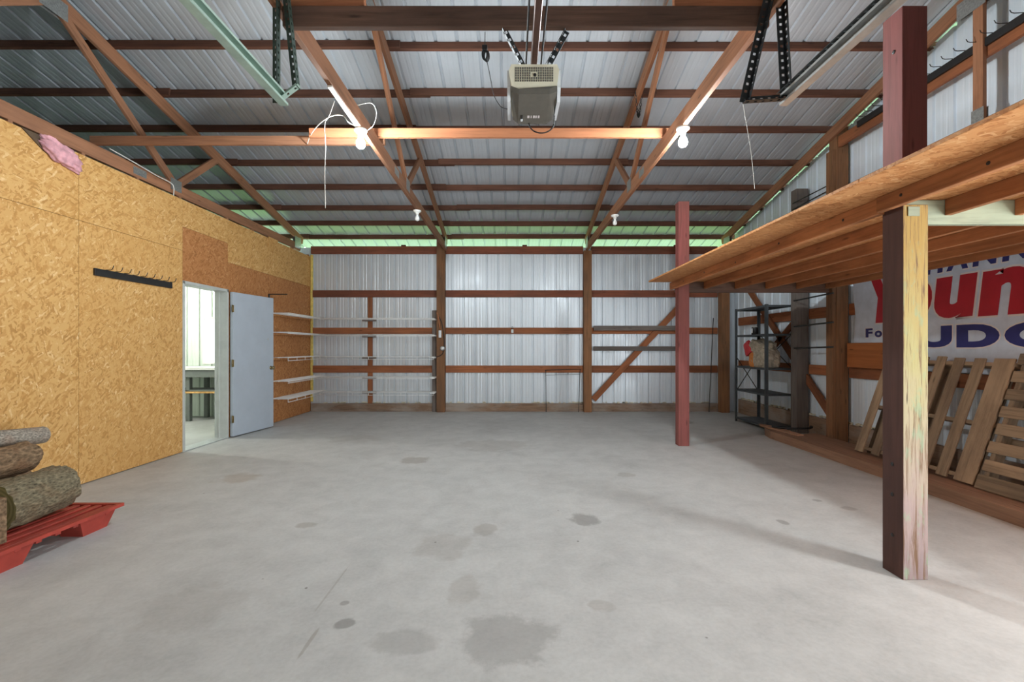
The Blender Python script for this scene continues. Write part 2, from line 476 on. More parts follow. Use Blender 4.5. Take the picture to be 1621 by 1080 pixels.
def frosted():
    t = NT('frosted_window_glass')
    tr = t.n('ShaderNodeBsdfTranslucent'); tr.inputs['Color'].default_value = (0.96, 0.97, 0.98, 1)
    gl = t.n('ShaderNodeBsdfGlossy'); gl.inputs['Roughness'].default_value = 0.3
    mx = t.n('ShaderNodeMixShader'); mx.inputs[0].default_value = 0.06
    t.l(tr.outputs[0], mx.inputs[1]); t.l(gl.outputs[0], mx.inputs[2])
    t.l(mx.outputs[0], t.t.nodes['Material Output'].inputs['Surface'])
    return t.m
M_frost = frosted()

# ------------------------------------------------------------------ ground plan (m)
XL, XR = -4.0, 4.42            # OSB face on the left, siding on the right
YB, YF = 9.04, -0.75           # siding planes back and front
RIDGE = 4.15
XFAR = -7.4                    # far side of the adjoining room
def purlin_h(Y):
    return 5.515 - 0.22 * Y if Y >= RIDGE else 5.515 - 0.22 * (2 * RIDGE - Y)
def roof_h(Y): return purlin_h(Y) + 0.046

def rib_profile(width):
    """(u, depth) of ribbed sheet: tall ribs each 0.2286 m with two low ribs between."""
    pts = []
    p = 0.2286
    n = int(round(width / p))
    for i in range(n):
        o = i * p
        pts += [(o, 0), (o + 0.014, 0), (o + 0.024, 0.022), (o + 0.044, 0.022), (o + 0.054, 0)]
        for c in (0.115, 0.172):
            pts += [(o + c - 0.014, 0), (o + c - 0.007, 0.002), (o + c + 0.007, 0.002), (o + c + 0.014, 0)]
    pts.append((n * p, 0))
    return pts
PROF = rib_profile(0.9144)
def sheet(name, f_lo, f_hi, mat, parent, smooth=False):
    """Ribbed sheet between two edges, each a function of (u, d)."""
    bm = bmesh.new()
    A = [bm.verts.new(f_lo(u, d)) for u, d in PROF]
    B = [bm.verts.new(f_hi(u, d)) for u, d in PROF]
    for i in range(len(PROF) - 1):
        bm.faces.new((A[i], A[i + 1], B[i + 1], B[i]))
    return link(name, bm_mesh(name, bm), mat, parent)

# ------------------------------------------------------------------ floor and ground
fl = bpy.data.meshes.new('floor')
bm = bmesh.new(); add_box(bm, XFAR, 4.5, -0.95, 9.1, -0.12, 0.0)
floor = tag(link('floor', bm_mesh('floor', bm), M_concrete), 'worn grey concrete floor slab with faint stains', None, None, 'structure')
bm = bmesh.new()                        # level near the building, unseen grassy banks added to hide low sky and give green light
def gz(x, y): return -0.13 + 5.0 * min(1, max(0, (y - 11.5) / 8)) + 4.0 * min(1, max(0, (x - 7.5) / 9))
gx = [-40, -10, 0, 7.5, 10, 13, 16.5, 40]; gy = [-40, 0, 11.5, 14, 17, 19.5, 50]
gv = [[bm.verts.new((x, y, gz(x, y))) for y in gy] for x in gx]
for i in range(len(gx) - 1):
    for j in range(len(gy) - 1):
        bm.faces.new((gv[i][j], gv[i + 1][j], gv[i + 1][j + 1], gv[i][j + 1]))
ground = tag(link('ground', bm_mesh('ground', bm), M_grass), 'green grass outside the building with added unseen banks', None, None, 'structure')

# ------------------------------------------------------------------ ceiling: roof sheets and purlins
ceil = struct('ceiling', (0, RIDGE, 3.3), 'ribbed metal roof on dark timber purlins')
nrm = Vector((0, 0.22, 1)).normalized()
k = 0
x = XFAR - 0.3
while x < 4.75:
    def lo(u, d, x=x): return Vector((x + u, RIDGE, roof_h(RIDGE))) + nrm * d
    def hi(u, d, x=x): return Vector((x + u, 9.8, 5.561 - 0.22 * 9.8)) + nrm * d
    sheet('roof_panel', lo, hi, M_roof, ceil)
    nf = Vector((0, -0.22, 1)).normalized()
    def lo2(u, d, x=x): return Vector((x + u, RIDGE, roof_h(RIDGE))) + nf * d
    def hi2(u, d, x=x): return Vector((x + u, -1.35, roof_h(-1.35))) + nf * d
    sheet('roof_panel', lo2, hi2, M_roof, ceil)
    x += 0.9144
PY = [9.17, 8.62, 8.05, 7.42, 6.77, 6.06, 5.44, 4.80, 4.24]
TX = [-4.2, -1.316, 1.47, 4.2]
for i, Y in enumerate(PY):
    for Yp in (Y, 2 * RIDGE - Y):
        ends = [XFAR, -4.2, -1.1 + 0.12 * (i % 3), 1.6 + 0.1 * (i % 2), 4.72]
        if i % 2: ends = [XFAR, -1.2 - 0.1 * (i % 3), 4.72]
        up = Vector((0, 0.22 if Yp > RIDGE else -0.22, 1))
        for j, (a, b) in enumerate(zip(ends, ends[1:])):
            dy = 0.021 * (j % 2) - 0.01
            z = purlin_h(Yp + dy)
            beam('purlin', (a - 0.12 * (j > 0), Yp + dy, z), (b + 0.12 * (j < len(ends) - 2), Yp + dy, z), 0.038, 0.089, M_purlin, ceil, up)

# ------------------------------------------------------------------ back wall
wb = struct('wall_back', (0, YB, 0), 'ribbed metal back wall with timber girts')
x = XFAR + 3 * 0.9144
while x < 4.4:
    sheet('siding_panel', lambda u, d, x=x: Vector((min(x + u, 4.44), YB + d, 0.0)), lambda u, d, x=x: Vector((min(x + u, 4.44), YB + d, 3.25)), M_siding, wb)
    x += 0.9144
bays = [(-3.985, -1.484, 0), (-1.32, 1.40, 1), (1.557, 4.06, 2)]
for x0, x1, b in bays:
    box('girt', x0, x1, YB - 0.042, YB - 0.003, 3.12, 3.27, M_girt_dark, wb)
    box('girt', x0, x1, YB - 0.042, YB - 0.003, 2.265, 2.40, M_girt_dark, wb)
    box('girt', x0, x1, YB - 0.042, YB - 0.003, 1.535, 1.66, M_girt, wb)
    box('girt', x0, x1, YB - 0.042, YB - 0.003, 0.77, 0.908, M_girt, wb)
    box('skirt_board', x0, x1, YB - 0.045, YB - 0.003, 0.0, 0.16, M_skirt, wb)
# upright cleat behind the wire shelves, nailed flat between the girts
for z0, z1 in ((0.16, 0.77), (0.908, 1.535), (1.66, 2.265)):
    box('stud', -2.86, -2.77, YB - 0.035, YB - 0.004, z0, z1, M_girt, wb)
box('stud', -1.58, -1.487, YB - 0.075, YB - 0.045, 0.0, 2.0, M_greybd, wb)
# diagonal brace of the right bay
beam('diagonal_brace', (1.60, YB - 0.062, 0.24), (3.36, YB - 0.062, 2.14), 0.036, 0.115, M_girt, wb, (0, 0, 1))
# foam crumbs along the top of the skirt boards
bm = bmesh.new()
for i in range(120):
    cx = random.uniform(-3.9, 4.0)
    s = random.uniform(0.006, 0.018)
    cz = 0.165 + random.uniform(0, 0.012)
    add_box(bm, cx - s * 1.6, cx + s * 1.6, YB - 0.03, YB - 0.004, cz - s * 0.5, cz + s)
tag(link('foam_filler', bm_mesh('foam_filler', bm), M_crumb, wb), None, None, None, 'stuff')
box('corner_foam', -3.99, -3.95, YB - 0.05, YB - 0.004, 0.2, 3.1, M_yellow, wb)

def wpost(x0, x1, y0, y1, z1, label, mat=M_post):
    o = box('wall_post', x0, x1, y0, y1, 0.0, z1, mat)
    return tag(o, label, 'post', 'timber wall posts')
wpost(-1.483, -1.322, 8.90, 9.037, 3.38, 'timber wall post carrying the electric cable beside the wire shelves')
wpost(1.402, 1.556, 8.90, 9.037, 3.168, 'timber wall post at the foot of the diagonal brace on the back wall')
wpost(4.062, 4.215, 8.82, 8.99, 3.168, 'timber corner post where back wall meets right wall')

# ------------------------------------------------------------------ left wall: OSB partition with doorway
wl = struct('wall_left', (XL, 4.0, 0), 'partition wall of orange-tan oriented strand board')
T = 0.012
D0, D1, DH = 5.52, 6.40, 2.085        # doorway
def osb_panel(y0, y1, z0, z1, m=M_osb):
    box('osb_panel', XL - T, XL + random.uniform(0, 0.002), y0 + 0.0015, y1 - 0.0015, z0 + 0.0015, z1 - 0.0015, m, wl, 0.0015)
ys = [-0.72, 0.5, 1.72, 2.94, 4.2, D0]
for a, b in zip(ys, ys[1:]):
    osb_panel(a, b, 0.005, 2.45); osb_panel(a, b, 2.45, 3.07)
osb_panel(D0, D1, DH, 2.74, M_osb_dark); osb_panel(D0, D1, 2.74, 3.07)
osb_panel(D1, 7.66, 0.005, 2.47, M_osb_dark); osb_panel(7.66, 9.036, 0.005, 2.47, M_osb_dark)
osb_panel(D1, 7.66, 2.47, 3.07); osb_panel(7.66, 9.036, 2.47, 3.07)
for y0, y1 in ((-0.72, D0), (D1, 8.99)):          # framing behind the sheets
    n = int((y1 - y0) / 0.6)
    for i in range(n + 1):
        yy = y0 + 0.02 + (y1 - y0 - 0.04) * i / n
        box('stud', XL - T - 0.14, XL - T, yy - 0.019, yy + 0.019, 0.0, 3.1, M_truss, wl)
box('lining_board', XL - 0.165, XL - 0.155, -0.72, D0, 0, 3.1, M_siding_green, wl)
box('lining_board', XL - 0.165, XL - 0.155, D1, 9.03, 0, 3.1, M_siding_green, wl)
box('lining_board', XL - 0.165, XL - 0.155, D0, D1, DH, 3.1, M_siding_green, wl)
# door frame
tr = struct('trim_1', (XL, D0, 0), 'grey painted door frame')
box('jamb', XL - 0.17, XL + 0.012, D0 - 0.005, D0 + 0.03, 0.0, DH, M_frame, tr)
box('jamb', XL - 0.17, XL + 0.012, D1 - 0.03, D1 + 0.005, 0.0, DH, M_frame, tr)
box('head_jamb', XL - 0.17, XL + 0.012, D0 - 0.005, D1 + 0.005, DH - 0.035, DH + 0.002, M_frame, tr)
box('door_stop', XL - 0.115, XL - 0.09, D1 - 0.045, D1 - 0.03, 0.0, DH - 0.035, M_frame, tr)
box('threshold', XL - 0.17, XL + 0.01, D0 + 0.03, D1 - 0.03, 0.0, 0.012, M_steel, tr)
# the open door leaf, swung back toward the wire shelves
hx, hy = XL + 0.045, D1 + 0.01
ex, ey = -3.83, 7.26
door = tag(empty('door_1', (hx, hy, 0)), 'pale grey flush door standing open against the strand board', None, None, 'structure')
beam('door_leaf', (hx, hy, 1.035), (ex, ey, 1.035), 0.044, 2.04, M_doorgrey, door)
dv = Vector((ex - hx, ey - hy, 0)).normalized(); nv = Vector((dv.y, -dv.x, 0))
for hz in (0.26, 1.05, 1.82):
    c = Vector((hx, hy, hz))
    beam('hinge', c - nv * 0.0 + dv * 0.0 + nv * 0.024 - Vector((0, 0, 0.05)), c + nv * 0.024 + Vector((0, 0, 0.05)), 0.03, 0.006, M_brass, door, dv)
    tube('hinge_pin', [c - dv * 0.012 + nv * 0.022 - Vector((0, 0, 0.052)), c - dv * 0.012 + nv * 0.022 + Vector((0, 0, 0.052))], 0.008, M_brass, door)
kc = Vector((ex, ey, 0.95)) - dv * 0.065
for s in (1, -1):
    R = (nv * s).to_track_quat('Z', 'Y').to_matrix().to_4x4(); R.translation = kc + nv * s * 0.02
    lathe('door_knob', [(0.03, 0), (0.03, 0.006), (0.011, 0.01), (0.011, 0.03), (0.026, 0.038), (0.03, 0.052), (0.02, 0.064), (0.004, 0.067)], M_brass, door, R)
R = nv.to_track_quat('Z', 'Y').to_matrix().to_4x4(); R.translation = Vector((ex, ey, 1.40)) - dv * 0.13 + nv * 0.02
lathe('deadbolt_plate', [(0.018, 0), (0.018, 0.004), (0.008, 0.006)], M_steel, door, R)
beam('latch_plate', (ex + dv.x * 0.001, ey + dv.y * 0.001, 0.92), (ex + dv.x * 0.001, ey + dv.y * 0.001, 0.98), 0.022, 0.004, M_brass, door, dv)

# ------------------------------------------------------------------ the side room seen through the doorway
wr = struct('wall_side_room', (-5.5, 8.4, 0), 'pale ribbed metal lining of the side room')
x = XFAR
WX0, WX1, WZ0, WZ1 = -5.68, -4.95, 0.99, 1.80
while x < -4.2:
    xe = min(x + 0.9144, -4.17)
    cl = lambda u, x=x: min(x + u, -4.17)
    if x + 0.9144 > WX0 and x < WX1:
        sheet('siding_panel', lambda u, d, cl=cl: Vector((cl(u), 8.4 + d, 0.0)), lambda u, d, cl=cl: Vector((cl(u), 8.4 + d, WZ0)), M_siding_green, wr)
        sheet('siding_panel', lambda u, d, cl=cl: Vector((cl(u), 8.4 + d, WZ1)), lambda u, d, cl=cl: Vector((cl(u), 8.4 + d, 3.1)), M_siding_green, wr)
        for a, b in ((x, WX0), (WX1, xe)):
            a2, b2 = max(a, x), min(b, xe)
            if b2 > a2 + 0.005:
                sheet('siding_panel', lambda u, d, a2=a2, b2=b2, x=x: Vector((min(max(x + u, a2), b2), 8.4 + d, WZ0)), lambda u, d, a2=a2, b2=b2, x=x: Vector((min(max(x + u, a2), b2), 8.4 + d, WZ1)), M_siding_green, wr)
    else:
        sheet('siding_panel', lambda u, d, cl=cl: Vector((cl(u), 8.4 + d, 0.0)), lambda u, d, cl=cl: Vector((cl(u), 8.4 + d, 3.1)), M_siding_green, wr)
    x += 0.9144
# outer end of that room
we = struct('wall_end', (XFAR, 4, 0), 'metal end wall of the side room')
y = YF
while y < 9.0:
    sheet('siding_panel', lambda u, d, y=y: Vector((XFAR - d, min(y + u, 9.04), 0.0)), lambda u, d, y=y: Vector((XFAR - d, min(y + u, 9.04), roof_h(min(y + u, 9.04)) - 0.05)), M_siding_green, we)
    y += 0.9144
bm = bmesh.new(); add_box(bm, XFAR + 0.01, XL - 0.17, 3.2, 8.4, 2.50, 2.52)
tag(link('ceiling_side_room', bm_mesh('ceiling_side_room', bm), M_siding_green), 'board ceiling of the side room', None, None, 'structure')
bm = bmesh.new(); add_box(bm, XFAR + 0.01, XL - 0.17, 3.2, 3.24, 0.0, 3.1)
tag(link('wall_side_room_front', bm_mesh('wall_side_room_front', bm), M_siding_green), 'front wall of the side room', None, None, 'structure')
# window of that room: opening through the outer back wall is closed by siding, so its daylight shaft is lined and glazed
win = struct('window_1', (WX0, 8.4, WZ0), 'small bright window above the workbench')
for a in ((WX0 - 0.03, WX0 + 0.005, WZ0 - 0.03, WZ1 + 0.03), (WX1 - 0.005, WX1 + 0.03, WZ0 - 0.03, WZ1 + 0.03)):
    box('window_frame', a[0], a[1], 8.38, 8.43, a[2], a[3], M_benchtop, win)
for a in ((WZ0 - 0.03, WZ0 + 0.005), (WZ1 - 0.005, WZ1 + 0.03)):
    box('window_frame', WX0, WX1, 8.38, 8.43, a[0], a[1], M_benchtop, win)
box('pane', WX0, WX1, 8.404, 8.408, WZ0, WZ1, M_frost, win, 0)
# workbench
bn = thing('workbench', (-5.5, 8.1, 0), 'white-topped workbench under the window of the side room', 'workbench')
box('bench_top', -7.0, -4.25, 7.72, 8.36, 0.885, 0.925, M_benchtop, bn)
box('apron', -6.98, -4.27, 7.745, 7.775, 0.76, 0.885, M_benchgrey, bn)
box('lower_shelf', -6.98, -4.27, 7.80, 8.3, 0.50, 0.54, M_benchgrey, bn)
box('shelf_edge', -6.98, -4.27, 7.775, 7.80, 0.485, 0.515, M_osb, bn)
for lx in (-6.95, -5.6, -4.32):
    for ly in (7.80, 8.26):
        box('leg', lx, lx + 0.07, ly, ly + 0.07, 0.0, 0.885, M_benchgrey, bn)

# ------------------------------------------------------------------ right wall: gable siding, girts, posts
wrt = struct('wall_right', (XR, 4.0, 0), 'ribbed metal right wall with timber girts')
y = YF
def gtop(Y): return roof_h(Y) - 0.065
def rsheet(y, a, b, z0, z1, m):
    f = lambda u: min(max(y + u, a), b)
    sheet('siding_panel', lambda u, d: Vector((XR + d, f(u), z0)), lambda u, d: Vector((XR + d, f(u), gtop(f(u)) if z1 is None else z1)), m, wrt)
while y < 9.0:
    a, b = y, min(y + 0.9144, 9.04)
    rsheet(y, a, b, 0.0, None, M_siding_pale)
    y += 0.9144
XG0, XG1 = XR - 0.043, XR - 0.003
for y0, y1 in ((-0.7, 5.92), (6.07, 6.72), (6.86, 8.82)):
    box('girt', XG0, XG1, y0, y1, 1.69, 1.84, M_girt, wrt)
    box('girt', XG0, XG1, y0, y1, 0.88, 1.02, M_girt, wrt)
    box('skirt_board', XG0, XG1, y0, y1, 0.0, 0.27, M_skirt, wrt)
for y0, y1 in ((-0.7, 5.92), (6.07, 6.72), (6.86, 8.82)):
    box('girt', XG0, XG1, y0, y1, 2.55, 2.69, M_girt, wrt)
box('girt', 4.225, 4.262, -0.7, 5.905, 3.87, 4.01, M_girt, wrt)
beam('diagonal_brace', (XG0 - 0.02, 8.45, 2.40), (XG0 - 0.02, 6.12, 0.25), 0.036, 0.11, M_girt, wrt)
beam('diagonal_brace', (XG0 - 0.02, 6.95, 1.72), (XG0 - 0.02, 7.55, 1.30), 0.036, 0.09, M_girt, wrt)
bm = bmesh.new()
for i in range(70):
    cy = random.uniform(5.0, 8.8); s = random.uniform(0.006, 0.02)
    cz = 0.275 + random.uniform(0, 0.014)
    add_box(bm, XR - 0.03, XR - 0.004, cy - s * 1.6, cy + s * 1.6, cz - s * 0.5, cz + s)
tag(link('foam_filler', bm_mesh('foam_filler', bm), M_crumb, wrt), None, None, None, 'stuff')
wpost(4.22, 4.374, 5.92, 6.065, 4.15, 'tall timber wall post rising past the loft to the roof')
box('splice_board', 4.17, 4.218, 5.93, 6.05, 0.0, 3.85, M_post, bpy.data.objects['wall_post.003'])
wpost(4.20, 4.374, 6.72, 6.86, 3.62, 'weathered grey wall post behind the dark steel shelving', M_greybd)
# front wall with the closed sectional door, behind the camera
wf = struct('wall_front', (0, YF, 0), 'ribbed metal front wall')
x = XFAR
while x < 4.4:
    z0 = 0.02
    if x + 0.9 > -1.5 and x < 1.7: z0 = 2.72
    sheet('siding_panel', lambda u, d, x=x, z0=z0: Vector((min(x + u, 4.44), YF - d, z0)), lambda u, d, x=x: Vector((min(x + u, 4.44), YF - d, 3.5)), M_siding, wf)
    x += 0.9144
gd = struct('door_2', (0.1, YF + 0.1, 0), 'closed sectional garage door')
for i in range(5):
    box('door_section', -2.1, 2.3, YF + 0.03, YF + 0.08, i * 0.55 + 0.004, i * 0.55 + 0.546, M_doorsec, gd)

# ------------------------------------------------------------------ roof trusses
def raf_c(Y): return purlin_h(Y) - 0.045 - 0.071
def truss(X, label, king=False):
    t = thing('roof_truss', (X, RIDGE, 3.17), label, 'truss', 'timber roof trusses')
    beam('bottom_chord', (X, -0.7, 3.24), (X, 8.98, 3.24), 0.038, 0.14, M_truss, t)
    for s in (1, -1):
        fy = lambda Y: Y if s > 0 else 2 * RIDGE - Y
        up = Vector((0, 0.22 * s, 1))
        beam('top_chord', (X, RIDGE, raf_c(RIDGE)), (X, fy(9.1), raf_c(9.1)), 0.038, 0.14, M_truss, t, up)
        if not king:
            beam('web', (X + 0.001, fy(4.22), 4.40), (X + 0.001, fy(5.62), 3.33), 0.036, 0.089, M_truss, t)
            beam('web', (X + 0.001, fy(5.70), 3.31), (X + 0.001, fy(6.45), raf_c(6.45) - 0.05), 0.036, 0.089, M_truss, t)
            for xs in (-0.021, 0.021):
                box('gusset_plate', X + xs - 0.001, X + xs + 0.001, fy(5.66) - 0.09, fy(5.66) + 0.09, 3.22, 3.36, M_gusset, t, 0)
        for xs in (-0.021, 0.021):
            box('gusset_plate', X + xs - 0.001, X + xs + 0.001, min(fy(8.75), fy(9.0)), max(fy(8.75), fy(9.0)), 3.2, 3.42, M_gusset, t, 0)
    if king:
        beam('king_post', (X, RIDGE - 0.06, 3.31), (X, RIDGE - 0.06, raf_c(RIDGE) - 0.06), 0.038, 0.09, M_truss, t, (0, 1, 0))
        for xs in (-0.021, 0.021):
            box('gusset_plate', X + xs - 0.001, X + xs + 0.001, RIDGE - 0.115, RIDGE - 0.005, 3.25, 3.42, M_gusset, t, 0)
    for xs in (-0.021, 0.021):
        box('gusset_plate', X + xs - 0.001, X + xs + 0.001, RIDGE - 0.13, RIDGE + 0.13, 4.33, 4.49, M_gusset, t, 0)
        box('gusset_plate', X + xs - 0.001, X + xs + 0.001, 5.02, 5.2, 3.2, 3.28, M_gusset, t, 0)
    return t
truss(TX[0], 'roof truss standing along the top of the strand board wall')
truss(TX[1], 'roof truss with the lit bulb next to the white cord')
truss(TX[2], 'roof truss with a chain hanging from its sloping chord')
truss(TX[3], 'gable truss with an upright king post against the right wall', True)

# horizontal timbers tying the trusses
def timber(name, a, label, mat, cat='beam'):
    return tag(box(name, *a, mat), label, cat)
timber('header_beam', (-1.295, 1.449, 2.562, 2.602, 3.088, 3.205), 'dark heavy beam under the trusses holding the garage door opener', M_beam_dark)
timber('scab_board', (-1.296, -0.85, 2.61, 2.648, 3.215, 3.36), 'short pale board end above the dark beam at the truss with the white cord', M_brace, 'board')
timber('scab_board', (0.93, 1.45, 2.61, 2.648, 3.215, 3.36), 'short pale board end above the dark beam at the truss with the chain', M_brace, 'board')
timber('lateral_brace', (-1.97, 1.53, 4.40, 4.438, 3.311, 3.40), 'pale orange brace board between the two lit bulbs', M_brace)
timber('lateral_brace', (-4.24, -1.28, 4.56, 4.598, 3.311, 3.40), 'brown brace board from the strand board wall to the lit bulb', M_truss)

# ------------------------------------------------------------------ storage loft
loft = thing('storage_loft', (3.2, 3.0, 0), 'timber storage loft on red posts along the right wall', 'loft')
JB, JT = 2.045, 2.138
lx0, LYF, LYN = 1.805, 6.03, -0.75
ye = LYF
i = 0
while ye > LYN + 0.01:                     # deck boards of strand board, two courses
    yn = max(ye - 1.22, LYN)
    for a, b in ((lx0, 3.3), (3.3, 4.175)):
        box('deck_panel', a, b - 0.003, yn + 0.003, ye, JT, JT + 0.018, M_deck, loft, 0.0015)
    ye = yn
for j, X in enumerate((2.108, 2.52, 2.925, 3.33, 3.735, 4.12)):
    if j == 0:
        box('joist', X, X + 0.037, 2.62, 6.1, JB, JT, M_joist, loft)
        box('joist', X - 0.016, X + 0.021, LYN, 2.618, JB + 0.006, JT, M_joist, loft)
    else:
        box('joist', X, X + 0.037, 2.682, 5.99, JB, JT, M_joist, loft)
        box('joist', X - 0.01, X + 0.027, LYN, 2.642, JB, JT, M_joist, loft)
        box('joist', X, X + 0.037, 6.03, 6.1, JB, JT, M_joist, loft)
box('cross_beam', 2.29, 4.2, 2.643, 2.681, 1.995, JT - 0.002, M_greenbeam, loft)
box('cross_beam', 2.148, 4.2, 5.991, 6.029, 1.995, JT - 0.002, M_beam_dark, loft)
def painted_post(x0, x1, y0, y1, z0, z1, mats, name='post'):
    o = box(name, x0, x1, y0, y1, z0, z1, mats[0], loft)
    me = o.data.copy(); o.data = me
    if len(mats) > 1:
        me.materials.append(mats[1])
        Mi = o.matrix_basis.to_3x3()
        for p in me.polygons:
            if (Mi @ p.normal).y < -0.9: p.material_index = 1
    return o
p1 = painted_post(2.146, 2.286, 2.50, 2.64, 0.0, JB + 0.02, [M_darkred, M_peeled])
p1['label'] = 'thick post with peeling ochre and pink paint on one face'
p2 = painted_post(2.146, 2.284, 2.502, 2.638, JT + 0.019, 3.16, [M_redpost], 'upper_post')
p3 = painted_post(2.146, 2.284, 5.87, 5.99, 0.0, 3.16, [M_redpost])
p3['label'] = 'slim red painted post'
def bolt_holes(par, X, Y, zs):
    for z in zs:
        R = Matrix.Rotation(-math.pi / 2, 4, 'Y'); R.translation = (X, Y, z)
        lathe('bolt_hole', [(0.011, -0.002), (0.011, 0.0015), (0.004, 0.0015)], M_black, par, R, 10)
bolt_holes(p1, 2.1455, 2.57, (0.22, 0.45, 0.62))
bolt_holes(p2, 2.1455, 2.56, (2.30, 2.94))
for jj in [o for o in loft.children if o.name.startswith('joist')][:3]:
    pass
for yy, zz in ((2.9, 2.09), (3.6, 2.10), (4.3, 2.08), (5.0, 2.10), (5.6, 2.09), (2.45, 2.10), (2.0, 2.09)):
    R = Matrix.Rotation(-math.pi / 2, 4, 'Y'); R.translation = (2.1075 if yy > 2.6 else 2.0915, yy, zz)
    lathe('bolt_hole', [(0.009, -0.002), (0.009, 0.0015), (0.003, 0.0015)], M_black, loft, R, 10)
box('hanger_plate', 2.17, 2.235, 2.494, 2.4985, 2.0, 2.052, M_greenbeam, loft)

# ------------------------------------------------------------------ garage door tracks and hangers
def perf_angle(name, p0, p1, up, w, mat, parent):
    """Punched steel angle: two legs with square holes."""
    M, L = frame_matrix(p0, p1, up)
    bm = bmesh.new()
    n = max(2, int(L / 0.04)); pt = L / n; hh = 0.0075
    def leg(ax):
        us = [0.0, w / 2 - hh, w / 2 + hh, w]
        for i in range(n):
            x0 = -L / 2 + i * pt; xs = [x0, x0 + pt / 2 - hh, x0 + pt / 2 + hh, x0 + pt]
            for a in range(3):
                for b in range(3):
                    if a == 1 and b == 1: continue
                    q = [(xs[a], us[b]), (xs[a + 1], us[b]), (xs[a + 1], us[b + 1]), (xs[a], us[b + 1])]
                    bm.faces.new([bm.verts.new((x, u, 0) if ax == 0 else (x, 0, u)) for x, u in q])
    leg(0); leg(1)
    bmesh.ops.remove_doubles(bm, verts=bm.verts, dist=0.0002)
    me = bm_mesh(name, bm)
    o = link(name, me, mat, parent, M)
    md = o.modifiers.new('gauge', 'SOLIDIFY'); md.thickness = 0.003
    return o
def c_track(name, X, z, y0, y1, s, mat, parent):
    w, d, th = 0.058, 0.042, 0.003
    bm = bmesh.new()
    add_box(bm, X - th, X, y0, y1, z - w / 2, z + w / 2)
    for q in (-1, 1):
        zz = z + q * w / 2
        add_box(bm, min(X, X - s * d), max(X, X - s * d), y0, y1, zz - th / 2, zz + th / 2)
        e = X - s * d
        add_box(bm, e - th / 2, e + th / 2, y0, y1, min(zz, zz - q * 0.012), max(zz, zz - q * 0.012))
    return link(name, bm_mesh(name, bm), mat, parent)
HY = 2.535
tl = thing('door_track', (-1.29, HY, 2.65), 'green-grey garage door track with dark green punched hangers', 'door track')
c_track('track_rail', -1.291, 2.655, -0.6, HY, -1, M_greensteel, tl)
perf_angle('track_angle', (-1.293, -0.6, 2.69), (-1.293, HY, 2.69), (0, 0, 1), 0.028, M_darkgreensteel, tl)
perf_angle('hanger_leg', (-1.292, HY, 2.64), (-1.292, HY, 3.30), (0, -1, 0), 0.042, M_darkgreensteel, tl)
perf_angle('hanger_leg', (-1.182, HY + 0.003, 2.715), (-1.245, HY + 0.003, 3.30), (0, -1, 0), 0.042, M_darkgreensteel, tl)
perf_angle('hanger_tie', (-1.30, HY - 0.004, 2.632), (-1.175, HY - 0.004, 2.725), (0, -1, 0), 0.036, M_greensteel, tl)
tr_ = thing('door_track', (1.52, HY, 2.65), 'silver garage door track with dark punched hangers by the loft', 'door track')
c_track('track_rail', 1.53, 2.655, -0.6, HY, 1, M_steel, tr_)
perf_angle('track_angle', (1.50, -0.6, 2.69), (1.50, HY, 2.69), (0, 0, 1), 0.028, M_blacksteel, tr_)
perf_angle('hanger_leg', (1.305, HY, 2.638), (1.45, HY, 3.26), (0, -1, 0), 0.042, M_blacksteel, tr_)
perf_angle('hanger_leg', (1.535, HY, 2.655), (1.505, HY, 3.26), (0, -1, 0), 0.042, M_blacksteel, tr_)
perf_angle('hanger_tie', (1.28, HY - 0.004, 2.634), (1.535, HY - 0.004, 2.650), (0, -1, 0), 0.036, M_blacksteel, tr_)

# ------------------------------------------------------------------ garage door opener
op = thing('garage_door_opener', (0.12, 2.6, 2.5), 'cream and dark grey garage door opener hanging from the dark beam', 'garage opener')
OX = 0.12
bm = bmesh.new()                            # cream shell: upright grille face, shallow box behind it
def ring(y, w0, w1, z0, z1):
    return [bm.verts.new(p) for p in ((OX - w0, y, z0), (OX + w0, y, z0), (OX + w1, y, z1 - 0.03), (OX + w1 - 0.012, y, z1), (OX - w1 + 0.012, y, z1), (OX - w1, y, z1 - 0.03))]
rs = [ring(2.50, 0.122, 0.138, 2.690, 2.835), ring(2.62, 0.130, 0.138, 2.690, 2.838), ring(2.78, 0.12, 0.13, 2.690, 2.83)]
for r0, r1 in zip(rs, rs[1:]):
    for i in range(6): bm.faces.new((r0[i], r0[(i + 1) % 6], r1[(i + 1) % 6], r1[i]))
bm.faces.new(rs[0][::-1]); bm.faces.new(rs[-1])
link('housing', bm_mesh('housing', bm), M_cream, op)
bm = bmesh.new()                            # dark lower cover, sloping back underneath
def ring2(dz):
    pts = ((-0.126, 2.496, 2.684), (-0.085, 2.488, 2.664), (0.085, 2.488, 2.664), (0.126, 2.496, 2.684), (0.116, 2.72, 2.640), (0.085, 2.752, 2.630), (-0.085, 2.752, 2.630), (-0.116, 2.72, 2.640))
    return [bm.verts.new((OX + x, y, z + dz)) for x, y, z in pts]
a, b = ring2(0.0), ring2(0.03)
for i in range(8): bm.faces.new((a[i], a[(i + 1) % 8], b[(i + 1) % 8], b[i]))
bm.faces.new((a[1], a[2], a[5], a[6])); bm.faces.new((a[0], a[1], a[6], a[7])); bm.faces.new((a[2], a[3], a[4], a[5])); bm.faces.new(b)
link('lower_cover', bm_mesh('lower_cover', bm), M_opgrey, op)
for q in (-1, 1):
    prism('light_cover', [(2.53, 2.82), (2.76, 2.82), (2.77, 2.66), (2.55, 2.655), (2.52, 2.72)], 'x', OX + q * 0.13, OX + q * 0.148, M_lens, op)
bm = bmesh.new()
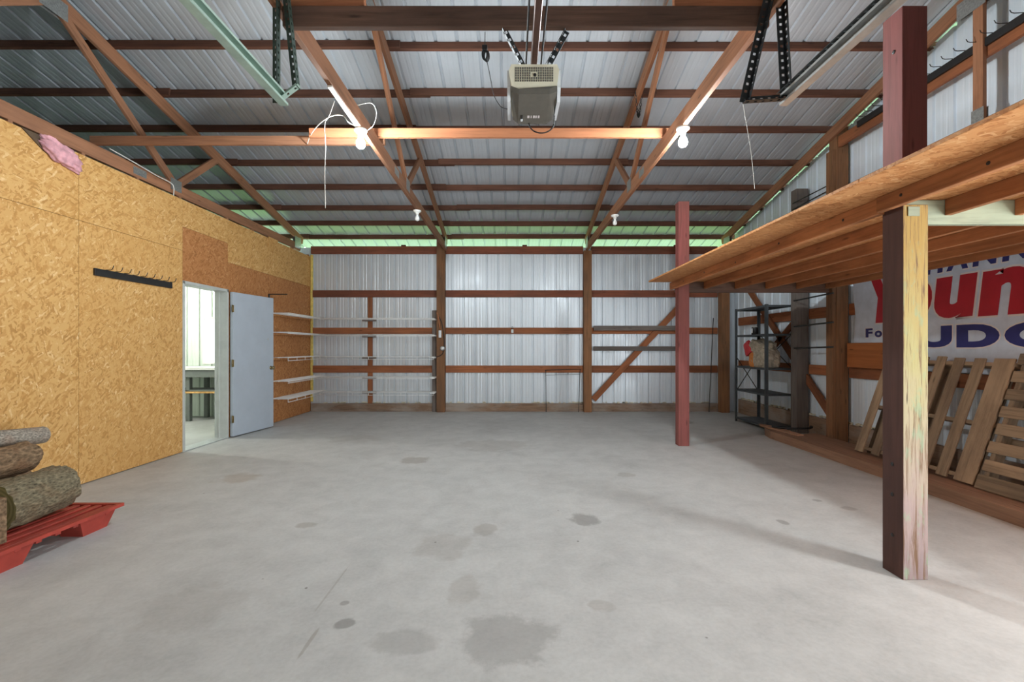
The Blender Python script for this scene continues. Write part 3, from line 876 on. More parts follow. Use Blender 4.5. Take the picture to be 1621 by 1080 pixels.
for r in range(6):
    for q in range(17):
        if r in (2, 3) and 7 <= q <= 9: continue
        cx = OX - 0.10 + q * 0.0125; cz = 2.745 + r * 0.0135
        add_box(bm, cx - 0.0042, cx + 0.0042, 2.4975, 2.502, cz - 0.005, cz + 0.005)
tag(link('vent_grille', bm_mesh('vent_grille', bm), M_opgrey, op), None, None, None, 'stuff')
R = Matrix.Rotation(math.pi / 2, 4, 'X'); R.translation = (OX + 0.004, 2.499, 2.775)
lathe('wire_port', [(0.009, 0), (0.009, 0.004), (0.004, 0.004)], M_black, op, R, 12)
def under(y): return 2.664 + (y - 2.488) * (2.630 - 2.664) / (2.752 - 2.488)
box('button', OX - 0.072, OX - 0.058, 2.665, 2.70, under(2.68) - 0.006, under(2.68) + 0.004, M_black, op)
box('button_cap', OX - 0.072, OX - 0.058, 2.70, 2.722, under(2.71) - 0.007, under(2.71) + 0.004, M_lens, op)
for q, wch in enumerate((0.013, 0.006, 0.011, 0.008, 0.01)):       # worn pale print on the cover
    x0 = OX - 0.032 + q * 0.014 + (0.006 if q else 0)
    box('print_mark', x0, x0 + wch, 2.672, 2.695, under(2.683) - 0.0025, under(2.683) + 0.003, M_signedge, op, 0)
box('rail', OX - 0.018, OX + 0.018, -0.65, 2.62, 2.838, 2.885, M_rail, op)
for s in (-0.045, 0.04):
    tube('drive_cable', [(OX + s, 2.58, 2.85), (OX + s * 0.9, 1.2, 2.865), (OX + s * 0.8, -0.6, 2.87)], 0.005, M_rubber, op)
perf_angle('hanger_strap', (-0.06, 2.60, 3.09), (0.09, 2.66, 2.84), (0, -1, 0), 0.03, M_blacksteel, op)
perf_angle('hanger_strap', (0.30, 2.60, 3.09), (0.15, 2.66, 2.84), (0, -1, 0), 0.03, M_blacksteel, op)
pts = []
for i in range(19):
    a = math.pi * min(i, 13) / 13
    pts.append((OX - 0.02 + 0.075 * (1 - math.cos(a)), 2.745 + (0.0 if i < 14 else -0.03 * (i - 13)), 2.632 - 0.06 * math.sin(a) + (0.0 if i < 14 else 0.025 * (i - 13))))
tube('power_cord', pts, 0.004, M_rubber, op)

# black coiled plug hanging beside the opener, with its thin wire
pc = thing('coiled_plug', (-0.15, 2.6, 2.9), 'black coiled cord and plug dangling from the dark beam', 'cord')
bm = bmesh.new()
for q in range(4):
    pp = [(-0.152 + 0.014 * math.cos(t) + 0.004 * q - 0.006, 2.585 + 0.006 * q, 2.945 + 0.032 * math.sin(t)) for t in [2 * math.pi * i / 14 for i in range(14)]]
    add_tube(bm, pp, 0.0035, 6, True)
link('coil', bm_mesh('coil', bm, True), M_rubber, pc)
box('plug', -0.172, -0.142, 2.575, 2.605, 2.965, 2.995, M_rubber, pc)
tube('hanging_wire', [(-0.155, 2.59, 3.075), (-0.156, 2.59, 2.99)], 0.002, M_rubber, pc)
tube('control_wire', [(-0.15, 2.59, 2.93), (-0.135, 2.58, 2.86), (-0.12, 2.57, 2.78), (-0.105, 2.60, 2.72), (-0.07, 2.62, 2.67), (-0.04, 2.63, 2.66), (-0.01, 2.64, 2.66)], 0.002, M_rubber, pc)

# ------------------------------------------------------------------ lamps
def lamp(X, Y, ztop, lit, label, name='bare_bulb_lamp'):
    t = thing(name, (X, Y, ztop), label, 'light bulb', 'bare bulbs in porcelain holders')
    Mx = Matrix.Translation((X, Y, ztop))
    lathe('lamp_holder', [(0.055, 0.0), (0.055, -0.012), (0.04, -0.025), (0.024, -0.03), (0.022, -0.055), (0.014, -0.058)], M_porcelain, t, Mx, 20)
    s = 1.22 if lit else 1.0
    prof = [(0.013, -0.058), (0.015, -0.072), (0.022, -0.084), (0.029, -0.10), (0.031, -0.115), (0.028, -0.13), (0.018, -0.141), (0.004, -0.146)]
    prof = [(r * s, -0.058 + (z + 0.058) * s) for r, z in prof]
    lathe('bulb', prof, M_lit if lit == 1 else M_lit_room if lit == 2 else M_bulbwhite, t, Mx, 20)
    return t
lamp(-1.316, 3.95, 3.168, 1, 'glowing bare bulb at the brown brace board and white cord')
lamp(1.47, 3.92, 3.168, 1, 'glowing bare bulb nearest the storage loft')
lamp(-1.316, 6.30, 3.168, 0, 'unlit white bulb on the truss above the wire shelves')
lamp(1.47, 6.52, 3.168, 0, 'unlit white bulb on the truss by the diagonal brace')
# its glow shows on the metal lining seen through the doorway
lamp(-6.87, 6.4, 2.499, 2, 'bare bulb under the ceiling of the side room', 'bare_bulb_lamp_offscreen')

# cables and strings
tag(tube('pull_string', [(-1.37, 3.50, 3.17), (-1.40, 3.48, 3.05), (-1.43, 3.47, 2.98), (-1.425, 3.47, 2.80), (-1.43, 3.47, 2.60), (-1.425, 3.47, 2.34)], 0.003, M_whitecable, None, 6), 'white pull string hanging below the truss beside the lit bulb', 'string')
tag(tube('white_cable', [(-2.05, 4.55, 3.31), (-1.95, 4.4, 3.33), (-1.78, 4.2, 3.34), (-1.6, 4.02, 3.32), (-1.47, 3.95, 3.29), (-1.42, 3.94, 3.23), (-1.37, 3.95, 3.20), (-1.335, 3.95, 3.16)], 0.0045, M_whitecable, None, 6), 'white electric cable curving along the brace board to the lit bulb', 'cable')
tag(tube('white_cable', [(-1.318, 4.0, 3.163), (-1.21, 3.95, 3.2), (-1.17, 3.92, 3.30), (-1.20, 3.88, 3.36), (-1.29, 3.85, 3.33), (-1.30, 3.8, 3.3)], 0.0025, M_whitecable, None, 6), 'looped white cable end above the lit bulb beside the truss', 'cable')
tag(box('white_conduit', -1.336, -1.300, 3.28, 3.86, 3.156, 3.17, M_whitecable), 'white conduit strip under the truss leading to the lit bulb', 'conduit')
tag(tube('white_cable', [(-4.16, 4.7, 3.33), (-4.14, 5.0, 3.30), (-4.15, 5.3, 3.28), (-4.14, 5.5, 3.27), (-4.13, 5.55, 3.23), (-4.14, 5.56, 3.12)], 0.006, M_whitecable, None, 6), 'white cable lying along the top of the strand board wall', 'cable')
tag(tube('pull_string', [(1.285, HY, 2.64), (1.30, HY, 2.55), (1.33, HY, 2.36), (1.36, HY + 0.02, 2.17)], 0.0015, M_whitecable, None, 5), 'thin string hanging from the dark punched hanger', 'string')
# chain on the right truss
chn = thing('chain', (1.46, 5.2, 3.7), 'dark chain looped over the sloping chord of a truss', 'chain')
cz = raf_c(5.3) + 0.02
for i in range(19):
    a = i / 18
    c = Vector((1.47 - 0.035 + 0.07 * a, 5.3, cz - 0.02 - 0.26 * math.sin(math.pi * a)))
    bm = bmesh.new()
    pp = []
    for k in range(12):
        t = 2 * math.pi * k / 12
        u, v = 0.011 * math.cos(t), 0.022 * math.sin(t)
        pp.append(c + (Vector((u, 0, v)) if i % 2 else Vector((0, u, v))))
    add_tube(bm, pp, 0.0035, 6, True)
    link('link', bm_mesh('link', bm, True), M_blacksteel, chn)

# ------------------------------------------------------------------ wire shelves in the back left corner
def wire_shelf(axis, a0, a1, b0, b1, z, ladder, label, group):
    """axis 'x': runs along x from a0 to a1, from the wall at b0 to the front at b1."""
    P = (lambda a, b, zz: (a, b, zz)) if axis == 'x' else (lambda a, b, zz: (b, a, zz))
    t = thing('wire_shelf', P((a0 + a1) / 2, b0, z), label, 'shelf', group)
    bm = bmesh.new()
    n = int(abs(a1 - a0) / 0.0254)
    for i in range(n + 1):
        a = a0 + (a1 - a0) * i / n
        pts = [P(a, b0, z), P(a, b1, z), P(a, b1, z - 0.028)] if not ladder else [P(a, b0, z), P(a, b1, z)]
        add_tube(bm, pts, 0.0016, 4)
    tag(link('deck_wires', bm_mesh('deck_wires', bm), M_whitewire, t), None, None, None, 'stuff')
    tube('back_rail', [P(a0, b0, z - 0.004), P(a1, b0, z - 0.004)], 0.0035, M_whitewire, t, 6)
    tube('middle_rail', [P(a0, (b0 + b1) / 2, z - 0.004), P(a1, (b0 + b1) / 2, z - 0.004)], 0.003, M_whitewire, t, 6)
    tube('front_rail', [P(a0, b1, z - 0.002), P(a1, b1, z - 0.002)], 0.0042, M_whitewire, t, 6)
    zl = z - (0.05 if ladder else 0.028)
    tube('front_rail', [P(a0, b1, zl), P(a1, b1, zl)], 0.0042, M_whitewire, t, 6)
    if ladder:
        m = max(2, int(abs(a1 - a0) / 0.29))
        for i in range(m + 1):
            a = a0 + (a1 - a0) * i / m
            tube('lip_strut', [P(a, b1, z), P(a, b1, zl)], 0.004, M_whitewire, t, 6)
    return t
HS = [(1.828, False), (1.514, False), (1.09, True), (0.70, False), (0.41, True)]
nm = ['topmost', 'second from top', 'middle', 'second from floor', 'lowest']
for (z, lad), w in zip(HS, nm):
    t = wire_shelf('x', -3.66, -1.50, 8.985, 8.65, z, lad, 'long white wire shelf on the metal back wall, %s of its five' % w, 'wire shelves on the metal wall')
    box('cleat', -2.95, -2.68, 8.93, 8.975, z - 0.045, z - 0.008, M_greybd, t)
    box('end_cleat', -1.57, -1.49, 8.70, 8.96, z - 0.03, z - 0.006, M_whitewire, t)
    t = wire_shelf('y', 7.45, 8.985, XL + 0.004, XL + 0.33, z + 0.012, lad, 'short white wire shelf on the strand board, %s of its five' % w, 'wire shelves on the strand board wall')
    box('wall_cleat', XL, XL + 0.03, 7.5, 8.98, z - 0.035, z + 0.004, M_osb_dark, t)

# ------------------------------------------------------------------ hooks, bracket, insulation on the left wall
def hook(parent, p, out, up=0.045, ln=0.055, r=0.0035):
    p = Vector(p); out = Vector(out)
    q = [p, p + out * ln * 0.75, p + out * ln + Vector((0, 0, up * 0.25)), p + out * (ln + 0.012) + Vector((0, 0, up))]
    tube('hook', q, r, M_black, parent, 6)
hr = thing('hook_rail', (XL, 4.34, 1.97), 'black tool rail with steel hooks on the strand board wall', 'hook rail')
box('rail', XL + 0.002, XL + 0.022, 4.34, 5.33, 1.965, 2.035, M_black, hr)
for i in range(9):
    hook(hr, (XL + 0.02, 4.46 + i * 0.104, 2.035), (1, 0.15, 0))
br = thing('shelf_bracket', (XL, 7.46, 2.1), 'small black angle bracket sticking out above the open door', 'bracket')
box('upright', XL + 0.002, XL + 0.02, 7.45, 7.475, 2.03, 2.15, M_black, br)
box('arm', XL + 0.02, XL + 0.31, 7.45, 7.475, 2.135, 2.15, M_black, br)
box('backing_board', XL + 0.0, XL + 0.002, 7.3, 7.44, 1.9, 2.3, M_osb_dark, br, 0)

ins = thing('insulation_tuft', (XL, 4.0, 3.0), 'tuft of pink insulation bulging out over the strand board', 'insulation')
bm = bmesh.new()
bmesh.ops.create_icosphere(bm, subdivisions=4, radius=1.0)
for v in bm.verts:
    n = mnoise.fractal(v.co * 2.6 + Vector((3, 1, 7)), 1.0, 2.0, 5)
    v.co *= 1 + 0.3 * n
bmesh.ops.scale(bm, vec=(0.055, 0.19, 0.085), verts=bm.verts)
link('fibre', bm_mesh('fibre', bm, True), M_pink, ins, Matrix.Translation((XL + 0.02, 4.02, 2.985)) @ Matrix.Rotation(0.32, 4, 'X').inverted())
prism('paper_facing', [(3.70, 3.07), (4.05, 3.07), (4.2, 2.92), (4.10, 2.89), (3.88, 2.95)], 'x', XL + 0.001, XL + 0.010, M_foil, ins)
tag(box('paper_flap', XL + 0.003, XL + 0.012, 7.45, 7.75, 2.86, 3.09, M_osb), 'torn tan paper flap at the top of the strand board', 'paper')

# ------------------------------------------------------------------ small things on the back wall
pl = thing('padlock', (0.0, 8.99, 1.56), 'silver padlock hanging on a girt of the middle bay', 'padlock')
box('lock_body', -0.022, 0.024, 8.965, 8.99, 1.555, 1.625, M_steel, pl)
tube('shackle', [(-0.014, 8.978, 1.62), (-0.014, 8.978, 1.66), (-0.008, 8.978, 1.675), (0.008, 8.978, 1.675), (0.014, 8.978, 1.66), (0.014, 8.978, 1.62)], 0.005, M_blacksteel, pl, 6)
wk = thing('wire_stand', (0.97, 8.95, 0.16), 'thin dark wire stand leaning on the back wall', 'wire stand')
tube('leg', [(0.665, 8.93, 0.0), (0.66, 8.985, 0.82)], 0.006, M_blacksteel, wk, 6)
tube('leg', [(1.30, 8.93, 0.0), (1.34, 8.985, 0.84)], 0.006, M_blacksteel, wk, 6)
tube('top_bar', [(0.64, 8.985, 0.82), (1.36, 8.985, 0.84)], 0.006, M_blacksteel, wk, 6)
tube('cross_bar', [(0.66, 8.98, 0.72), (1.335, 8.98, 0.74)], 0.004, M_blacksteel, wk, 6)
tag(box('grey_board', 1.60, 3.30, YB - 0.105, YB - 0.081, 1.60, 1.695, M_greybd), 'weathered grey board across the diagonal brace, upper of two', 'board')
tag(box('grey_board', 1.60, 3.22, YB - 0.105, YB - 0.081, 1.20, 1.29, M_greybd), 'weathered grey board across the diagonal brace, lower of two', 'board')
tag(tube('thin_rod', [(3.86, 8.93, 0.0), (3.97, 8.985, 1.85)], 0.008, M_black, None, 8), 'thin black rod leaning beside the corner post', 'rod')
for k, (bx, lb) in enumerate(((-2.2, 'wire shelves'), (0.2, 'padlock'), (3.2, 'diagonal brace'))):
    tag(box('wood_block', bx, bx + 0.09, YB - 0.04, YB - 0.005, 3.271, 3.30, M_purlin), 'small dark wood block on the top girt above the %s' % lb, 'block')
ou = thing('cable_outlet', (-1.40, 8.89, 1.3), 'white outlet box and conduit with black cable on the post', 'outlet')
tube('conduit', [(-1.475, 8.885, 1.95), (-1.45, 8.885, 1.90), (-1.43, 8.885, 1.75), (-1.41, 8.885, 1.62)], 0.010, M_brace, ou)
box('outlet_box', -1.435, -1.385, 8.865, 8.90, 1.46, 1.60, M_lens, ou)
tube('black_cable', [(-1.44, 8.89, 1.88), (-1.38, 8.885, 1.75), (-1.345, 8.885, 1.55), (-1.33, 8.885, 1.32), (-1.36, 8.885, 1.15), (-1.47, 8.88, 1.08)], 0.007, M_rubber, ou)
R = Matrix.Rotation(math.pi / 2, 4, 'X'); R.translation = (-1.365, 8.90, 1.25)
lathe('socket', [(0.045, 0), (0.045, 0.03), (0.03, 0.045), (0.01, 0.047)], M_steel, ou, R)

# ------------------------------------------------------------------ right wall: hook rails, banner, block
h2 = thing('hook_rail', (4.17, 4.0, 3.9), 'long black tool rail with hooks high on the gable truss', 'hook rail')
box('rail', 4.198, 4.222, 2.2, 5.55, 3.955, 4.03, M_black, h2)
for i in range(27):
    hook(h2, (4.2, 2.3 + i * 0.12, 4.03), (-1, 0.1, 0), 0.03, 0.09)
h3 = thing('hook_rail', (4.17, 3.0, 3.3), 'short black tool rail with hooks just above the loft deck', 'hook rail')
box('rail', 4.150, 4.178, 2.3, 3.62, 3.27, 3.35, M_black, h3)
for i in range(10):
    hook(h3, (4.16, 2.4 + i * 0.125, 3.35), (-1, 0.1, 0), 0.03, 0.09)
for k, (y0, y1, z, dz) in enumerate(((6.02, 6.80, 3.42, 0.0), (6.05, 6.80, 3.35, -0.02))):
    tag(tube('steel_rod', [(4.185, y0, z), (4.185, y1, z + dz)], 0.008, M_black, None, 8), 'thin black rod between two posts above the loft, %s of two' % ('upper', 'lower')[k], 'rod')
for k, (z, lb) in enumerate(((1.98, 'highest'), (1.60, 'middle'), (1.28, 'lowest'))):
    t = tag(tube('steel_bar', [(4.16, 5.9, z), (4.16, 6.72, z - 0.02)], 0.011, M_blacksteel, None, 8), 'black steel bar spanning two right wall posts under the loft, %s of three' % lb, 'bar')

sign = thing('painted_banner', (4.36, 4.6, 1.0), 'large pale banner with red and navy lettering on the right wall', 'banner')
SX = 4.352
def banner():
    bm = bmesh.new()
    n, m = 30, 12
    y0, y1, z0, z1 = 5.79, 3.0, 1.03, 2.42
    g = []
    for i in range(n + 1):
        row = []
        for j in range(m + 1):
            Y = y0 + (y1 - y0) * i / n; Z = z0 + (z1 - z0) * j / m
            if i == 0: Y += 0.02 * math.sin(j * 0.9)
            row.append(bm.verts.new((SX, Y, Z)))
        g.append(row)
    for i in range(n):
        for j in range(m):
            bm.faces.new((g[i][j], g[i + 1][j], g[i + 1][j + 1], g[i][j + 1]))
    o = link('vinyl_sheet', bm_mesh('vinyl_sheet', bm), M_signwhite, sign)
    md = o.modifiers.new('gauge', 'SOLIDIFY'); md.thickness = 0.004; md.offset = 0
banner()
def letter(ch, yl, yr, zb, zt, mat, shear=0.0, bold=0.035, edge=0.0, depth=0.0, name='letter'):
    """One character filling the rectangle from yl (reader's left) to yr, zb to zt."""
    cu = bpy.data.curves.new('glyph', 'FONT'); cu.body = ch; cu.size = 1.0; cu.offset = bold; cu.resolution_u = 5
    ob = bpy.data.objects.new('glyph', cu); COL.objects.link(ob)
    dg = bpy.context.evaluated_depsgraph_get()
    me = bpy.data.meshes.new_from_object(ob.evaluated_get(dg))
    bpy.data.objects.remove(ob)
    xs = [v.co.x for v in me.vertices]; zs = [v.co.y for v in me.vertices]
    x0, x1, h0, h1 = min(xs), max(xs), min(zs), max(zs)
    for v in me.vertices:
        fx = (v.co.x - x0) / (x1 - x0); fz = (v.co.y - h0) / (h1 - h0)
        z = zb + fz * (zt - zb)
        s = yl + fx * (yr - yl) - shear * (z - zb)
        v.co = (0, s, z)
    me.name = name
    me.materials.clear()
    c = Vector((SX - 0.0035 - depth, 0, 0))
    o = link(name, me, mat, sign, Matrix.Translation(c))
    return o
def word(chars, boxes, zb, zt, mat, e=0.016, **kw):
    for ch, (yl, yr), zz in zip(chars, boxes, zt if isinstance(zt, list) else [zt] * len(chars)):
        zlo = zb[ch] if isinstance(zb, dict) else zb
        letter(ch, yl + e, yr - e, zlo - e, zz + e, M_signedge, depth=0.0004, name='letter_outline', **kw)
        letter(ch, yl, yr, zlo, zz, mat, depth=0.0014, **kw)
word('Youn', [(5.62, 5.16), (5.13, 4.74), (4.71, 4.30), (4.25, 3.82)], 1.565, [2.16, 2.0, 1.98, 1.98], M_signred, shear=0.12, bold=0.055)
word('g', [(3.76, 3.36)], 1.42, 1.98, M_signred, shear=0.12, bold=0.055)
word('For', [(5.60, 5.49), (5.46, 5.35), (5.32, 5.24)], 1.395, [1.505, 1.475, 1.475], M_signblue, e=0.008, bold=0.045)
word('JUDGE', [(5.13, 4.93), (4.88, 4.50), (4.455, 4.06), (4.02, 3.62), (3.57, 3.25)], 1.275, 1.495, M_signblue, e=0.012, bold=0.06)
word('SHANNON', [(5.02, 4.83), (4.79, 4.60), (4.56, 4.34), (4.30, 4.09), (4.04, 3.83), (3.78, 3.57), (3.52, 3.31)], 2.035, 2.26, M_signblue, e=0.012, bold=0.05, shear=0.1)
tag(box('plywood_block', 4.31, 4.346, 5.28, 5.86, 1.021, 1.33, M_ply), 'square orange plywood scrap at the lower corner of the banner', 'plywood')

# ------------------------------------------------------------------ steel shelving with its load
rk = thing('steel_shelving', (4.07, 7.4, 0), 'dark grey steel shelving unit in the back right corner', 'shelving')
RX0, RX1, RY0, RY1 = 3.85, 4.27, 6.91, 7.87
for X, sx in ((RX0, 1), (RX1, -1)):
    for Y, sy in ((RY0, 1), (RY1, -1)):
        bm = bmesh.new()
        add_box(bm, min(X, X + sx * 0.04), max(X, X + sx * 0.04), min(Y, Y + sy * 0.003), max(Y, Y + sy * 0.003), 0, 1.93)
        add_box(bm, min(X, X + sx * 0.003), max(X, X + sx * 0.003), min(Y, Y + sy * 0.04), max(Y, Y + sy * 0.04), 0, 1.93)
        link('upright', bm_mesh('upright', bm), M_rackgrey, rk)
for z in (1.92, 1.48, 0.955, 0.56, 0.075):
    bm = bmesh.new()
    x0, x1, y0, y1 = RX0 + 0.004, RX1 - 0.004, RY0 + 0.004, RY1 - 0.004
    add_box(bm, x0, x1, y0, y1, z - 0.003, z)
    for q in ((x0, x0 + 0.003, y0, y1), (x1 - 0.003, x1, y0, y1), (x0, x1, y0, y0 + 0.003), (x0, x1, y1 - 0.003, y1)):
        add_box(bm, *q, z - 0.03, z)
    link('shelf', bm_mesh('shelf', bm), M_rackgrey, rk)
for a, b in ((0.95, 1.48), (1.48, 0.95)):
    beam('cross_brace', (RX1 - 0.002, RY0 + 0.03, a), (RX1 - 0.002, RY1 - 0.03, b), 0.003, 0.014, M_black, rk, bev=0)
    beam('cross_brace', (RX0 + 0.04, RY1 - 0.006, a - 0.4), (RX1 - 0.04, RY1 - 0.006, b - 0.4), 0.003, 0.014, M_black, rk, (0, 0, 1), 0)
cn = thing('tin_can', (3.97, 7.55, 1.48), 'small black tin can on the steel shelving', 'can')
Mx = Matrix.Translation((3.97, 7.45, 1.48))
lathe('can_body', [(0.048, 0), (0.05, 0.004), (0.05, 0.116), (0.048, 0.12)], M_black, cn, Mx)
lathe('can_lid', [(0.046, 0.12), (0.046, 0.126), (0.04, 0.126), (0.038, 0.122)], M_steel, cn, Mx)
bm = bmesh.new()
add_box(bm, -0.0515, -0.049, -0.03, 0.012, 0.03, 0.1)
link('can_label', bm_mesh('can_label', bm), M_lens, cn, Mx)
bg_ = thing('paper_sack', (4.02, 7.3, 0.955), 'crumpled beige sack with red and orange print on the steel shelving', 'sack')
def crumple(name, size, mat, seed, M, amp=0.16, sub=4):
    bm = bmesh.new()
    bmesh.ops.create_cube(bm, size=2.0)
    bmesh.ops.subdivide_edges(bm, edges=bm.edges, cuts=9, use_grid_fill=True)
    for v in bm.verts:
        r = (abs(v.co.x) ** 5 + abs(v.co.y) ** 5 + abs(v.co.z) ** 5) ** 0.2
        v.co /= max(r, 0.6)
        n = mnoise.fractal(v.co * 1.7 + Vector((seed, seed * 2, 0)), 0.9, 2.1, 4)
        v.co *= 1 + amp * n
        if v.co.z < -0.8: v.co.z = -0.86
    bmesh.ops.scale(bm, vec=size, verts=bm.verts)
    return link(name, bm_mesh(name, bm, False), mat, bg_, M)
crumple('sack_body', (0.15, 0.20, 0.165), M_bag, 2.0, Matrix.Translation((4.04, 7.26, 1.097)))
crumple('sack_top', (0.13, 0.21, 0.10), M_bag, 5.0, Matrix.Translation((4.04, 7.33, 1.275)) @ Matrix.Rotation(0.2, 4, 'X'), 0.22)
crumple('sack_print', (0.11, 0.07, 0.13), M_bagorange, 9.0, Matrix.Translation((3.985, 7.41, 1.07)), 0.1)
crumple('sack_flap', (0.03, 0.09, 0.12), M_bagred, 11.0, Matrix.Translation((3.93, 7.58, 1.25)) @ Matrix.Rotation(-0.5, 4, 'X'), 0.12)

# ------------------------------------------------------------------ timber on the floor, pallets
def sill(name, poly, z0, z1, label):
    o = prism(name, poly, 'z', z0, z1, M_sill)
    # grain along y: swap axes by giving the object its own frame
    me = o.data
    for v in me.vertices: v.co = Vector((v.co.y, -v.co.x, v.co.z))
    o.matrix_basis = Matrix.Rotation(math.pi / 2, 4, 'Z')
    for v in me.vertices: pass
    return tag(o, label, 'timber')
sill('floor_timber', [(3.62, 0.9), (3.905, 0.9), (3.905, 5.9), (3.86, 6.45), (3.66, 6.6), (3.60, 6.35), (3.61, 5.6)], 0.0, 0.105, 'long brown timber lying on the floor at the foot of the pallets')
sill('floor_timber', [(3.91, 0.9), (4.195, 0.9), (4.195, 6.3), (3.91, 6.2)], 0.0, 0.088, 'long brown timber lying between the outer timber and the right wall')
sill('floor_timber', [(3.75, 6.0), (3.84, 6.0), (3.80, 6.7), (3.72, 6.86), (3.66, 6.72)], 0.106, 0.125, 'short warped board on the far end of the floor timbers')
tag(tube('rubber_hose', [(3.72 + 0.28 * (1 - math.cos(a)) , 6.55 - 0.35 * math.sin(a) * 0.6 + 0.0, 0.14 - 0.0 * a) for a in [math.pi * (0.05 + 0.9 * i / 12) for i in range(13)]], 0.015, M_rubber, None, 8), 'curved black hose end lying on the floor timbers', 'hose')

def lean(p, zl):                       # lean frame: origin at p, local z up the slope, local x along -y (reader's right), local y into the wall
    dx = 0.375; L = 1.14
    z = Vector((dx, 0, 1.08)).normalized(); x = Vector((0, -1, 0)); y = z.cross(x)
    M = Matrix((x, y, z)).transposed().to_4x4(); M.translation = p
    return M
def pal_board(name, M, x0, x1, y0, y1, z0, z1, parent):
    d = (x1 - x0, y1 - y0, z1 - z0)
    c = Matrix.Translation(((x0 + x1) / 2, (y0 + y1) / 2, (z0 + z1) / 2))
    a = d.index(max(d))
    if a == 0: return link(name, box_mesh(d[0], d[1], d[2], M_pallet), M_pallet, parent, M @ c)
    return link(name, box_mesh(d[2], d[1], d[0], M_pallet), M_pallet, parent, M @ c @ Matrix.Rotation(-math.pi / 2, 4, 'Y'))
pa = thing('wooden_pallet', (3.9, 4.5, 0.1), 'grey wooden pallet with upright slats leaning under the banner', 'pallet')
MA = lean((3.868, 5.14, 0.112), 0)
for c, w in ((0.06, 0.11), (0.28, 0.10), (0.48, 0.085), (0.66, 0.095), (0.84, 0.10), (1.03, 0.10), (1.235, 0.17)):
    pal_board('slat', MA, c - w / 2, c + w / 2, -0.012, 0.006, random.uniform(0, 0.015), 1.13 + random.uniform(-0.01, 0.012), pa)
for z in (0.04, 0.52, 1.06):
    pal_board('stringer', MA, 0.0, 1.32, 0.007, 0.09, z, z + 0.036, pa)
for z in (0.1, 0.62, 1.2):
    pal_board('back_slat', MA, z - 0.05, z + 0.05, 0.091, 0.108, 0.02, 1.1, pa)
pb = thing('wooden_pallet', (3.9, 3.2, 0.1), 'pale wooden pallet with level slats leaning beside the upright-slat pallet', 'pallet')
MB = lean((3.858, 3.79, 0.112), 0)
for i in range(8):
    z = 0.0 + i * 0.155 + random.uniform(-0.006, 0.006)
    w = 0.095 if i else 0.12
    pal_board('slat', MB, 0.0 + random.uniform(-0.008, 0.008), 1.12, -0.012, 0.006, z, z + w, pb)
for x in (0.02, 0.54, 1.06):
    pal_board('stringer', MB, x, x + 0.04, 0.007, 0.092, 0.0, 1.18, pb)
for z in (0.02, 0.38, 0.74, 1.08):
    pal_board('back_slat', MB, 0.0, 1.12, 0.093, 0.108, z, z + 0.09, pb)

# ------------------------------------------------------------------ red plastic pallet with logs
rp = thing('plastic_pallet', (-3.38, 2.95, 0), 'red plastic pallet carrying firewood logs by the strand board wall', 'pallet')
PX0, PX1, PY0, PY1, PH = -3.93, -2.84, 2.45, 3.33, 0.142
bm = bmesh.new()
rim = 0.03
for q in ((PX0, PX1, PY0, PY0 + rim), (PX0, PX1, PY1 - rim, PY1), (PX0, PX0 + rim, PY0 + rim, PY1 - rim), (PX1 - rim, PX1, PY0 + rim, PY1 - rim)):
    add_box(bm, *q, PH - 0.022, PH)
link('rim', bm_mesh('rim', bm), M_redplastic, rp)
nx = 13
xs = [PX0 + rim + (PX1 - PX0 - 2 * rim) * i / nx for i in range(nx + 1)]
for i in range(nx):
    box('deck_rib', xs[i] + 0.012, xs[i] + 0.055, PY0 + rim, PY1 - rim, PH - 0.032, PH - 0.006, M_redplastic, rp)
for j in range(7):
    y = PY0 + rim + (PY1 - PY0 - 2 * rim) * j / 7
    box('cross_rib', PX0 + rim, PX1 - rim, y + 0.03, y + 0.065, PH - 0.05, PH - 0.02, M_redplastic, rp)
for cx in (PX0 + 0.14, (PX0 + PX1) / 2, PX1 - 0.13):
    for cy in (PY0 + 0.15, (PY0 + PY1) / 2 - 0.02 if cx < PX1 - 0.2 else None, PY1 - 0.17):
        if cy is None: continue
        bm = bmesh.new()
        r0 = [bm.verts.new((cx + a * 0.10, cy + b * 0.14, PH - 0.02)) for a, b in ((-1, -1), (1, -1), (1, 1), (-1, 1))]
        r1 = [bm.verts.new((cx + a * 0.075, cy + b * 0.09, 0.0)) for a, b in ((-1, -1), (1, -1), (1, 1), (-1, 1))]
        bm.faces.new(r0); bm.faces.new(r1[::-1])
        for i in range(4): bm.faces.new((r0[i], r0[(i + 1) % 4], r1[(i + 1) % 4], r1[i]))
        link('foot', bm_mesh('foot', bm), M_redplastic, rp)

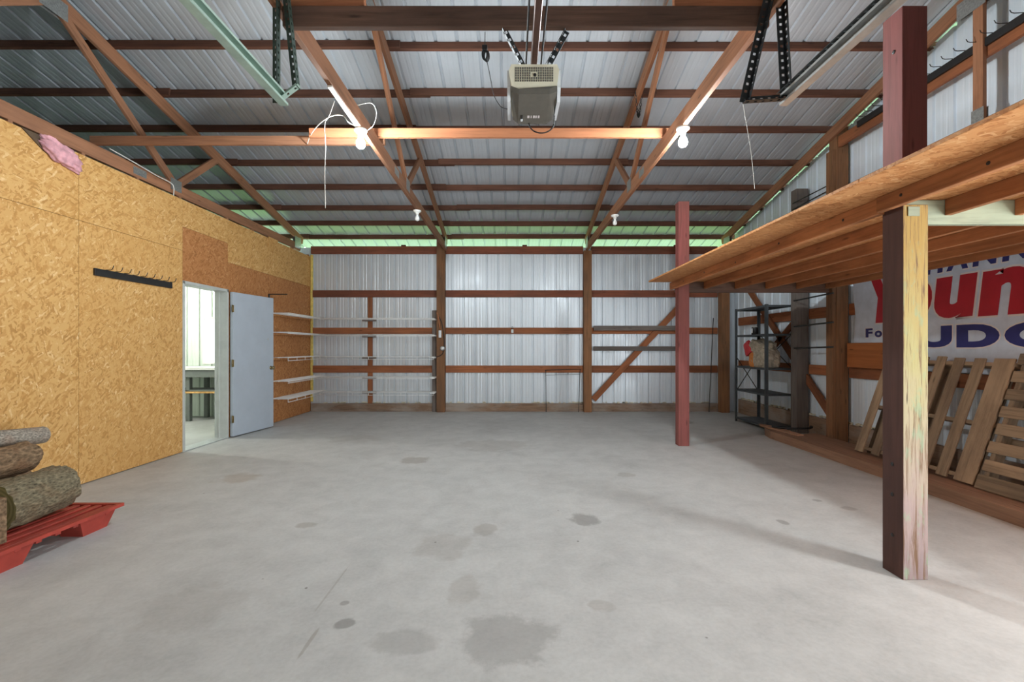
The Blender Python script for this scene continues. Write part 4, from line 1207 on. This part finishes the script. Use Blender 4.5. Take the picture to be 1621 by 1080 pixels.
def log(p0, p1, r0, r1, mat, seed, label, rough=0.06):
    p0, p1 = Vector(p0), Vector(p1)
    M, L = frame_matrix(p0, p1, (0, 0, 1))
    t = thing('firewood_log', M.translation, label, 'log', 'firewood logs')
    bm = bmesh.new()
    n, m = 64, 40
    rings = []
    for i in range(m + 1):
        a = i / m; x = -L / 2 + L * a; R = r0 + (r1 - r0) * a
        ring = []
        for k in range(n):
            th = 2 * math.pi * k / n
            d = Vector((x * 6, math.cos(th) * R * 20, math.sin(th) * R * 20))
            q = 1 + rough * mnoise.fractal(d + Vector((seed, 0, 0)), 0.8, 2.2, 5) + 0.05 * mnoise.noise(Vector((math.cos(th), math.sin(th), x * 2 + seed)))
            ring.append(bm.verts.new((x, R * q * math.cos(th), R * q * math.sin(th))))
        rings.append(ring)
    for a, b in zip(rings, rings[1:]):
        for k in range(n): bm.faces.new((a[k], a[(k + 1) % n], b[(k + 1) % n], b[k]))
    link('bark', bm_mesh('bark', bm, True), mat, t, M)
    for s, R in ((-1, r0), (1, r1)):
        bm = bmesh.new()
        vv = []
        ring = rings_co = None
        for k in range(n):
            th = 2 * math.pi * k / n; x = s * L / 2; 
            d = Vector((x * 6, math.cos(th) * R * 20, math.sin(th) * R * 20))
            q = 1 + rough * mnoise.fractal(d + Vector((seed, 0, 0)), 0.8, 2.2, 5) + 0.05 * mnoise.noise(Vector((math.cos(th), math.sin(th), x * 2 + seed)))
            vv.append(bm.verts.new((x, R * q * math.cos(th), R * q * math.sin(th))))
        bm.faces.new(vv if s > 0 else vv[::-1])
        link('cut_end', bm_mesh('cut_end', bm), M_endgrain, t, M)
    return t
log((-3.15, 2.74, 0.297), (-3.18, 3.20, 0.303), 0.15, 0.148, M_bark, 1.0, 'thick log with rough grey bark and a dark cut end', 0.10)
log((-3.50, 2.70, 0.29), (-3.60, 3.30, 0.28), 0.14, 0.13, M_bark_red, 4.0, 'log on the pallet hidden behind the thick rough log', 0.08)
log((-3.34, 2.72, 0.515), (-3.42, 3.20, 0.51), 0.10, 0.105, M_bark_red, 7.0, 'brown flaky log resting on top of the thick rough log', 0.12)
log((-3.555, 2.75, 0.672), (-3.575, 3.46, 0.612), 0.066, 0.064, M_bark_smooth, 9.0, 'slim smooth grey log lying topmost on the stack', 0.03)
log((-3.74, 2.72, 0.53), (-3.76, 3.25, 0.515), 0.10, 0.10, M_bark, 12.0, 'log hidden under the slim grey log against the strand board', 0.08)
# split slab standing at the front
sl = thing('bark_slab', (-3.0, 2.6, 0.14), 'split slab of wood with bark leaning on the cut end of the thick log', 'firewood')
prism('slab', [(-3.10, 2.60), (-2.965, 2.63), (-2.96, 2.665), (-3.10, 2.70)], 'z', PH - 0.005, 0.40, M_bark_red, sl)
